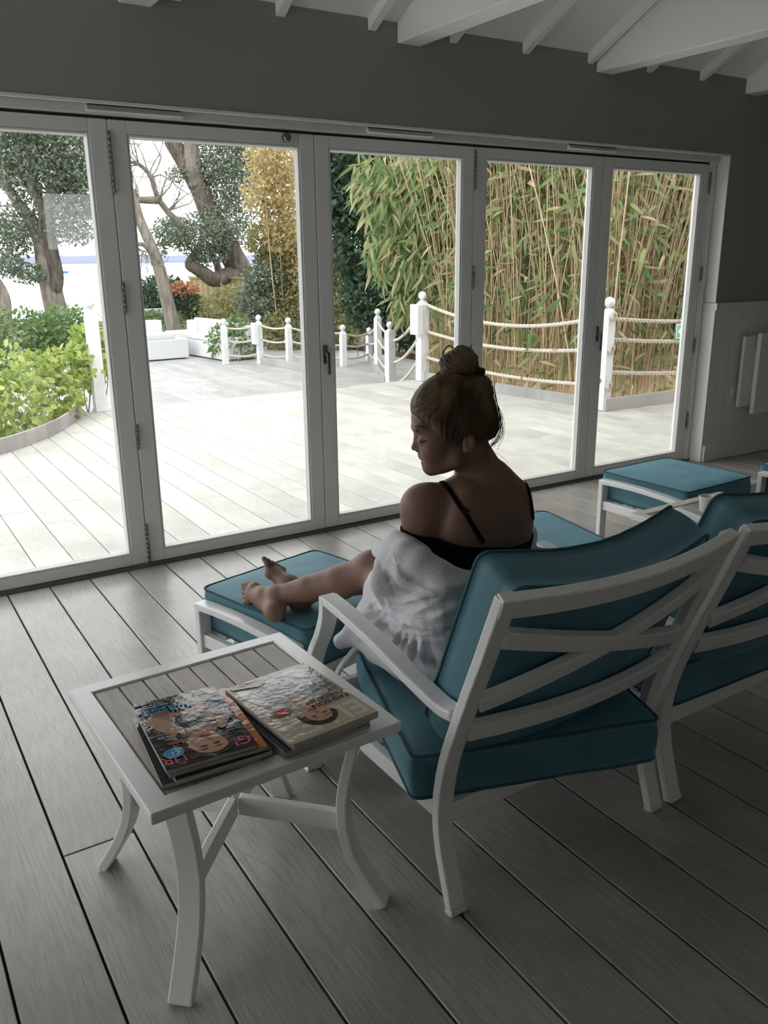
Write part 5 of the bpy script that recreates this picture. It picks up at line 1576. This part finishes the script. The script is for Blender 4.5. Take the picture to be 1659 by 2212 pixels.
# --- shrubs and trees
def shrub(name, label, m, blobs, n, size, tmpl, seed, base, nstem=6, nl=0, group=None, cat='shrub', shell=0.4, stem_m=None, droop=0.0, rstem=0.008):
    t = empty(name, tuple(base)); tag(t, label, cat, group)
    rb = [(b[0] - np.array(base), b[1]) for b in blobs]
    foliage('foliage', t, m, rb, n, size, tmpl, seed, shell, droop)
    rng = np.random.default_rng(seed + 1)
    for i in range(nstem):
        b = rb[rng.integers(len(rb))]
        e = b[0] + rng.normal(size=3) * np.array(b[1]) * 0.35
        s0 = np.array([e[0] * .15, e[1] * .15, 0]) + np.array([*rng.normal(size=2) * 0.05, 0])
        md = (s0 + e) / 2 + rng.normal(size=3) * 0.06
        MB().tube(curve_pts([s0, md, e], 8), list(np.linspace(rstem, rstem * .4, 9)), 5).build('stem', stem_m or M['bark'], t)
    if nl:
        P, dn = in_blobs(rb, nl, rng, 0.92)
        tc_ = unit(CP - (P + base))
        P = P + tc_ * 0.08
        d = unit(rng.normal(size=(nl, 3)) * 0.8 + [0, 0, 0.5] + dn * 0.4)
        nmv = unit(tc_ * 0.9 + rng.normal(size=(nl, 3)) * 0.5 + [0, 0, 0.5])
        leaf_parts(t, m, P + base, d, nmv, size * (0.8 + 0.5 * rng.random(nl)), tmpl)
    return t
shrub('griselinia_shrub', 'lime green shrub at the left edge just behind the curved kerb', M['l_lime'], [px_blob(25, 875, 75, 60, 8.2, .4), px_blob(-60, 860, 80, 80, 8.1, .5), px_blob(30, 800, 35, 45, 8.3, .25)], 900, 0.075, OVAL, 41, (0.6, 8.3, -.1), 8, 90, 'lime green shrubs in the planter')
shrub('griselinia_shrub', 'lime green shrub spilling over the middle of the curved kerb', M['l_lime'], [px_blob(120, 850, 55, 55, 8.8, .4), px_blob(75, 800, 45, 35, 8.9, .35), px_blob(150, 790, 50, 40, 9.1, .35)], 900, 0.075, OVAL, 43, (1.3, 8.95, -.1), 8, 90, 'lime green shrubs in the planter')
shrub('griselinia_shrub', 'lime green shrub growing around the white post', M['l_lime'], [px_blob(198, 790, 32, 52, 9.3, .3), px_blob(190, 730, 30, 28, 9.5, .3), px_blob(232, 770, 16, 40, 9.4, .25)], 620, 0.075, OVAL, 45, (2.1, 9.35, -.2), 7, 60, 'lime green shrubs in the planter')
shrub('hedge_shrub', 'darker green hedge at the left edge behind the lime shrubs', M['l_green'], [px_blob(30, 745, 95, 75, 10.2, .6), px_blob(-80, 740, 80, 80, 10.2, .6)], 3600, 0.055, OVAL, 47, (0.6, 10.2, -.6), 8, 0, 'hedge behind the planter')
shrub('hedge_shrub', 'fresh green hedge top below the nearest tree trunk', M['l_green'], [px_blob(140, 725, 75, 58, 10.4, .55)], 2400, 0.055, OVAL, 49, (1.9, 10.4, -.6), 6, 0, 'hedge behind the planter')

def limb(t, name, pix, rad, m, n=18):
    """pix: (px,py,Y); rad at ends in metres"""
    pts = [at_y(*p) for p in pix]
    pts = curve_pts(rel(t, pts), n)
    return MB().tube(pts, list(np.linspace(rad[0], rad[1], len(pts))), 10).build(name, m, t)
def twigs(t, starts, m, n, length, seed, r0=0.02, name='twigs'):
    """fine bare branching, one joined part"""
    rng = np.random.default_rng(seed); b = MB()
    def grow(p, d, L, r_, lev):
        k = 5; pts = [p]; dd = d.copy()
        for i in range(k):
            dd = unit(dd + rng.normal(size=3) * 0.28); pts.append(pts[-1] + dd * L / k)
        b.tube(pts, list(np.linspace(r_, r_ * .45, k + 1)), 4, cap=False)
        if lev > 0:
            for j in range(3):
                i = rng.integers(1, k + 1)
                grow(pts[i], unit(dd + rng.normal(size=3) * 0.75), L * 0.62, r_ * 0.5, lev - 1)
    for s_, d_ in starts:
        for j in range(n):
            grow(np.array(s_), unit(np.array(d_) + rng.normal(size=3) * 0.4), length * (0.7 + 0.5 * rng.random()), r0, 2)
    o = b.build(name, m, t); o['kind'] = 'stuff'; return o
def tree(label, base, group='trees on the shore', name='tree'):
    t = empty(name, tuple(base)); return tag(t, label, 'tree', group)

t = tree('evergreen oak with a stout forked grey trunk at the left', at_y(131, 720, 20))
limb(t, 'trunk', [(135, 740, 20), (125, 690, 20), (112, 630, 20), (100, 570, 20), (92, 520, 20.2)], (.26, .20), M['bark'])
limb(t, 'branch', [(112, 640, 20), (122, 600, 19.8), (112, 540, 19.7), (105, 470, 19.6), (112, 400, 19.6)], (.17, .10), M['bark_d'])
limb(t, 'branch', [(92, 525, 20.2), (70, 480, 20.4), (40, 440, 20.6), (0, 380, 21)], (.19, .09), M['bark'])
limb(t, 'branch', [(94, 520, 20.2), (95, 460, 20.1), (70, 400, 20), (60, 320, 20)], (.15, .08), M['bark'])
limb(t, 'branch', [(106, 470, 19.6), (150, 430, 19.4), (185, 420, 19.4), (215, 440, 19.4)], (.07, .02), M['bark'])
bl = [px_blob(150, 330, 75, 70, 19.8, 1.2), px_blob(90, 370, 80, 80, 20.2, 1.3), px_blob(30, 500, 50, 50, 20.4, 1.0), px_blob(150, 480, 55, 45, 19.7, 1.0), px_blob(20, 330, 60, 60, 20.6, 1.2), px_blob(180, 410, 45, 60, 19.6, 1.0), px_blob(80, 240, 140, 60, 20, 1.6), px_blob(60, 590, 35, 22, 19.8, .6), px_blob(15, 570, 30, 25, 20, .7)]
foliage('foliage', t, M['l_oak'], [(b[0] - np.array(t.location), b[1]) for b in bl], 24000, 0.085, KITE, 61, 0.2)
t = tree('grey trunk cut off by the left edge behind the hedge', at_y(5, 740, 18))
limb(t, 'trunk', [(12, 760, 18), (8, 690, 18), (3, 640, 18), (-25, 590, 18), (-50, 520, 18)], (.16, .14), M['bark'])
twigs(t, [(at_y(-40, 540, 18) - np.array(t.location), (0.3, 0, 1))], M['bark'], 3, 1.6, 5)
t = tree('slender leaning bare tree beside the white sofa', at_y(378, 720, 18.5))
limb(t, 'trunk', [(380, 730, 18.5), (368, 680, 18.5), (352, 610, 18.5), (338, 560, 18.6), (322, 520, 18.7), (300, 470, 18.9), (285, 410, 19)], (.16, .09), M['bark'], 26)
limb(t, 'branch', [(395, 490, 19.2), (365, 460, 19.1), (340, 425, 19.1), (325, 380, 19), (300, 355, 19), (280, 350, 19)], (.08, .03), M['bark'])
limb(t, 'branch', [(340, 432, 19.1), (310, 432, 19), (270, 428, 19)], (.09, .06), M['bark'])
limb(t, 'branch', [(330, 552, 18.6), (312, 530, 18.5), (296, 528, 18.5), (270, 535, 18.5)], (.06, .03), M['bark'])
lo = np.array(t.location)
twigs(t, [(at_y(325, 385, 19) - lo, (0.2, 0, 1)), (at_y(300, 356, 19) - lo, (-0.3, 0, 0.8)), (at_y(362, 455, 19.1) - lo, (0.7, 0, 0.7)), (at_y(300, 432, 19) - lo, (-.3, 0, .8)), (at_y(345, 430, 19) - lo, (.4, 0, .9))], M['bark'], 4, 1.15, 7, 0.016)
twigs(t, [(at_y(312, 540, 18.5) - lo, (0.1, 0, -0.9)), (at_y(297, 535, 18.5) - lo, (0.5, 0, -0.6))], M['bark'], 3, 0.55, 9, 0.012)
t = tree('big dark leaning evergreen tree behind the timber fence', at_y(530, 640, 24))
limb(t, 'trunk', [(540, 660, 24), (525, 600, 24), (505, 560, 24), (482, 515, 24), (455, 465, 24.2), (432, 410, 24.3), (402, 355, 24.5), (368, 300, 24.6)], (.40, .22), M['bark_d'], 28)
limb(t, 'branch', [(425, 400, 24.3), (418, 360, 24.2), (412, 300, 24.2), (408, 240, 24.2)], (.24, .18), M['bark'])
limb(t, 'branch', [(522, 592, 24), (490, 596, 23.8), (462, 604, 23.6), (440, 590, 23.6), (420, 578, 23.6), (410, 570, 23.7), (428, 540, 23.8), (440, 520, 24)], (.26, .10), M['bark_d'], 28)
limb(t, 'branch', [(475, 595, 23.8), (468, 570, 23.8), (455, 540, 23.9), (440, 525, 24)], (.12, .06), M['bark_d'])
bl = [px_blob(430, 505, 85, 38, 23.8, 1.4), px_blob(375, 500, 40, 30, 23.6, 1.0), px_blob(490, 480, 60, 55, 24, 1.4), px_blob(500, 390, 70, 60, 24.2, 1.6), px_blob(460, 360, 45, 40, 24.3, 1.2), px_blob(540, 330, 45, 60, 24.5, 1.5), px_blob(450, 550, 45, 22, 23.8, .9), px_blob(385, 375, 22, 16, 24.4, .5), px_blob(470, 270, 110, 50, 24.4, 1.6), px_blob(345, 540, 16, 14, 23.6, .4)]
foliage('foliage', t, M['l_oak'], [(b[0] - np.array(t.location), b[1]) for b in bl], 19000, 0.095, KITE, 63, 0.2)

t = shrub('golden_conifer', 'tall golden feathery shrub right of the leaning tree', M['l_gold'], [px_blob(595, 345, 55, 65, 17.5, .9), px_blob(580, 420, 50, 45, 17.5, .8), px_blob(615, 490, 45, 60, 17.3, .7), px_blob(640, 600, 18, 90, 17.2, .5)], 5200, 0.10, KITE, 65, at_y(625, 760, 17.3), 5, 0, None, 'shrub', 0.15, M['cane'], 0.4, 0.02)
shrub('evergreen_shrub', 'green evergreen shrub mixed into the foot of the golden shrub', M['l_oak'], [px_blob(590, 600, 60, 45, 18, .8), px_blob(620, 520, 45, 30, 18, .6), px_blob(560, 650, 50, 40, 18, .7), px_blob(640, 450, 40, 110, 18.2, .5), px_blob(600, 690, 55, 35, 17.6, .6), px_blob(680, 400, 40, 160, 18.2, .5)], 9000, 0.1, KITE, 67, at_y(590, 760, 18), 8, 0, 'garden shrubs beyond the lower deck')
shrub('olive_shrub', 'dull olive shrub in front of the timber fence', M['l_olive'], [px_blob(470, 672, 60, 32, 20, .8), px_blob(540, 690, 50, 40, 19.5, .8), px_blob(500, 640, 40, 22, 20.3, .6), px_blob(620, 720, 60, 50, 16.8, .5)], 5200, 0.085, KITE, 69, at_y(490, 740, 20), 8, 0, 'garden shrubs beyond the lower deck')
shrub('olive_shrub', 'olive green shrub under the golden foliage', M['l_olive'], [px_blob(615, 570, 55, 70, 17.9, .7), px_blob(630, 660, 45, 60, 17.5, .6), px_blob(570, 520, 35, 40, 18.2, .5)], 6500, 0.09, KITE, 85, at_y(620, 770, 17.7), 6, 0, 'garden shrubs beyond the lower deck')
shrub('dark_shrub', 'dark bush at the foot of the slender leaning tree', M['l_dark'], [px_blob(350, 640, 55, 42, 21, .8), px_blob(400, 660, 35, 30, 20.5, .6)], 3600, 0.1, KITE, 71, at_y(350, 720, 21), 6, 0, 'garden shrubs beyond the lower deck')
shrub('rust_shrub', 'small rust coloured shrub above the dark bush', M['l_rust'], [px_blob(398, 624, 30, 14, 20.2, .35)], 350, 0.09, KITE, 73, at_y(398, 700, 20.2), 5, 0, 'garden shrubs beyond the lower deck')
shrub('young_shrub', 'young fresh green shrub beside the white sofa', M['l_green'], [px_blob(488, 738, 38, 36, 15.6, .35), px_blob(515, 712, 32, 32, 15.7, .3), px_blob(530, 752, 24, 28, 15.5, .25)], 900, 0.09, OVAL, 75, at_z(505, 788, ZL - .05), 9, 0, 'garden shrubs beyond the lower deck')
shrub('young_shrub', 'low bright green plant in front of the dark bush', M['l_green'], [px_blob(330, 690, 25, 18, 19.5, .4), px_blob(372, 692, 22, 20, 19, .35)], 500, 0.09, OVAL, 77, at_y(350, 730, 19.3), 4, 0, 'garden shrubs beyond the lower deck')
shrub('laurel_shrub', 'tall dark evergreen left of the overhanging bamboo', M['l_dark'], [px_blob(735, 400, 60, 85, 14.5, .9), px_blob(800, 370, 60, 60, 14, .8), px_blob(775, 520, 45, 80, 14.3, .8), px_blob(790, 640, 40, 70, 14.2, .7), px_blob(850, 480, 60, 90, 14.5, .8), px_blob(880, 650, 60, 100, 13.5, .8), px_blob(760, 280, 110, 60, 14.5, 1)], 22000, 0.12, OVAL, 79, at_y(790, 800, 14.3), 8, 0, 'garden shrubs beyond the lower deck')
shrub('olive_shrub', 'yellow green shrub behind the slim post at the door handle', M['l_olive'], [px_blob(728, 590, 35, 70, 16.5, .7), px_blob(735, 690, 45, 60, 16, .7), px_blob(690, 600, 40, 90, 16.8, .7)], 9000, 0.1, KITE, 81, at_y(728, 790, 16.2), 6, 0, 'garden shrubs beyond the lower deck')
shrub('added_leaf_backing', 'added dark leaf backing that blocks the sky behind all the bamboo', M['l_dark'], [(np.array([8.6, 7.6, 1.4]), (.5, 2.0, 2.2)), (np.array([8.2, 9.4, 1.6]), (.7, 1.6, 2.6)), (np.array([9.0, 8.2, 3.3]), (.6, 2.2, 1.8)), (np.array([9.4, 7.9, 1.2]), (1.6, .5, 2.0)), (np.array([10.6, 8.0, 2.6]), (1.8, .6, 2.4)), (np.array([9.4, 8.2, 3.5]), (1.6, .6, 1.6))], 30000, 0.16, OVAL, 83, (8.8, 8.0, -.25), 8, 0, None, 'hedge', 0.1)  # added leaf mass, keeps bright sky out of the bamboo gaps

# --- timber fence, reeds, boat
F0, F1 = at_y(412, 640, 25.5), at_y(528, 640, 23.0)
tf = empty('timber_fence', tuple(np.array([F0[0], F0[1], -0.7]))); tag(tf, 'weathered timber fence under the leaning tree', 'fence')
ztop = at_y(470, 602, 24.2)[2]
nb_ = 20
for k in range(nb_):
    s = (k + .5) / nb_
    c0 = F0 * (1 - s) + F1 * s
    ln_ = np.linalg.norm((F1 - F0)[:2]) / nb_
    ang = math.atan2((F1 - F0)[1], (F1 - F0)[0])
    MB().box(-ln_ / 2 + .004, ln_ / 2 - .004, -.01 + (k % 2) * .012, .01 + (k % 2) * .012, 0, ztop + .7).build('fence_board', M['fence_t'], tf, loc=(c0[0] - F0[0], c0[1] - F0[1], 0), rot=(0, 0, ang))
MB().sweep(rel(tf, [np.array([F0[0], F0[1], ztop + .03]), np.array([F1[0], F1[1], ztop + .03])]), (0, 0, 1), 0.06, 0.1).build('top_rail', M['fence_t'], tf)
rng = np.random.default_rng(91); n = 2600
P = np.array([at_y(x_, 606, 33) for x_ in rng.uniform(230, 640, n)]) + np.c_[np.zeros(n), rng.uniform(-1.5, 0.9, n), np.zeros(n)]
P[:, 2] = -0.9
V, F = leaf_geom(P, unit(rng.normal(size=(n, 3)) * [.25, .25, 0] + [0, 0, 1]), unit(rng.normal(size=(n, 3))), 0.9 + 0.75 * rng.random(n), GRASS)
M['reed'] = leaf_mat('dry_reed', [(0.55, 0.44, 0.28), (0.65, 0.54, 0.36), (0.48, 0.38, 0.22)], 0.8, 0.3)
rd = mesh_np('reed_bed', V, F, M['reed'], None); tag(rd, 'dry tan reeds along the shore behind the fence', 'reeds', kind='stuff')
BT = at_y(133, 583, 320); BT[2] = -2.2
bo = empty('small_boat', tuple(BT)); tag(bo, 'tiny blue boat on the water left of the second door', 'boat')
M['boat'] = mat('blue_hull', (0.05, 0.17, 0.6), 0.4)
MB().hexa([(-1.9, -.6, 0), (1.9, -.6, 0), (1.9, .6, 0), (-1.9, .6, 0), (-2.4, -.8, .6), (2.4, -.8, .6), (2.4, .8, .6), (-2.4, .8, .6)]).build('hull', M['boat'], bo)
MB().hexa([(-1.6, -.5, .61), (-.3, -.5, .61), (-.3, .5, .61), (-1.6, .5, .61), (-1.4, -.4, 1.9), (-.9, -.4, 1.9), (-.9, .4, 1.9), (-1.4, .4, 1.9)]).build('cabin', M['boat'], bo)

# --- outdoor white sofa group on the lower deck
def blockset(name, label, loc, rz, boxes, m, group):
    t = empty(name, loc, rz); tag(t, label, 'sofa', group)
    for nm, b in boxes:
        MB().box(*b).build(nm, m, t, 0.02, 3)
    return t
A_ = at_z(408, 775, ZL); 
blockset('outdoor_armchair', 'white block armchair on the lower deck, cut by the door frame', (A_[0] - .55, A_[1] + .45, ZL), math.radians(4), [('seat_base', (-.55, .55, -.45, .45, .02, .40)), ('backrest', (-.55, .30, .2, .45, .401, .72)), ('armrest', (-.55, -.30, -.45, .199, .401, .62)), ('seat_cushion', (-.299, .3, -.43, .199, .401, .50))], M['sofa'], 'white outdoor seating')
B0 = at_z(462, 783, ZL); B1 = at_z(386, 770, ZL)
B0[0] += .22; B1[0] += .22; dv = (B1 - B0)[:2]; Lb = 2.5; an = math.atan2(dv[1], dv[0])
bx_ = [('seat_base', (0, Lb, -.75, .0, .02, .34))]
for k in range(5):
    a = k * Lb / 5
    bx_ += [('back_cushion', (a + .02, a + Lb / 5 - .02, -.70, -.52, .352, .64)), ('seat_pad', (a + .01, a + Lb / 5 - .01, -.515, -.01, .345, .44))]
bx_ += [('backrest', (0, Lb, -.80, -.71, .345, .68))]
blockset('outdoor_sofa', 'long white outdoor sofa with separate back cushions', (B0[0], B0[1], ZL), an, bx_, M['sofa'], 'white outdoor seating')
C_ = at_z(338, 745, ZL)
blockset('outdoor_armchair', 'grey outdoor sofa behind the white block armchair', (C_[0], C_[1], ZL), 0.1, [('seat_base', (-.9, .55, 0, .7, 0, .4)), ('backrest', (-.9, -.2, .45, .7, .401, .78)), ('backrest', (-.18, .55, .45, .7, .401, .78))], M['grey_weave'], 'white outdoor seating')
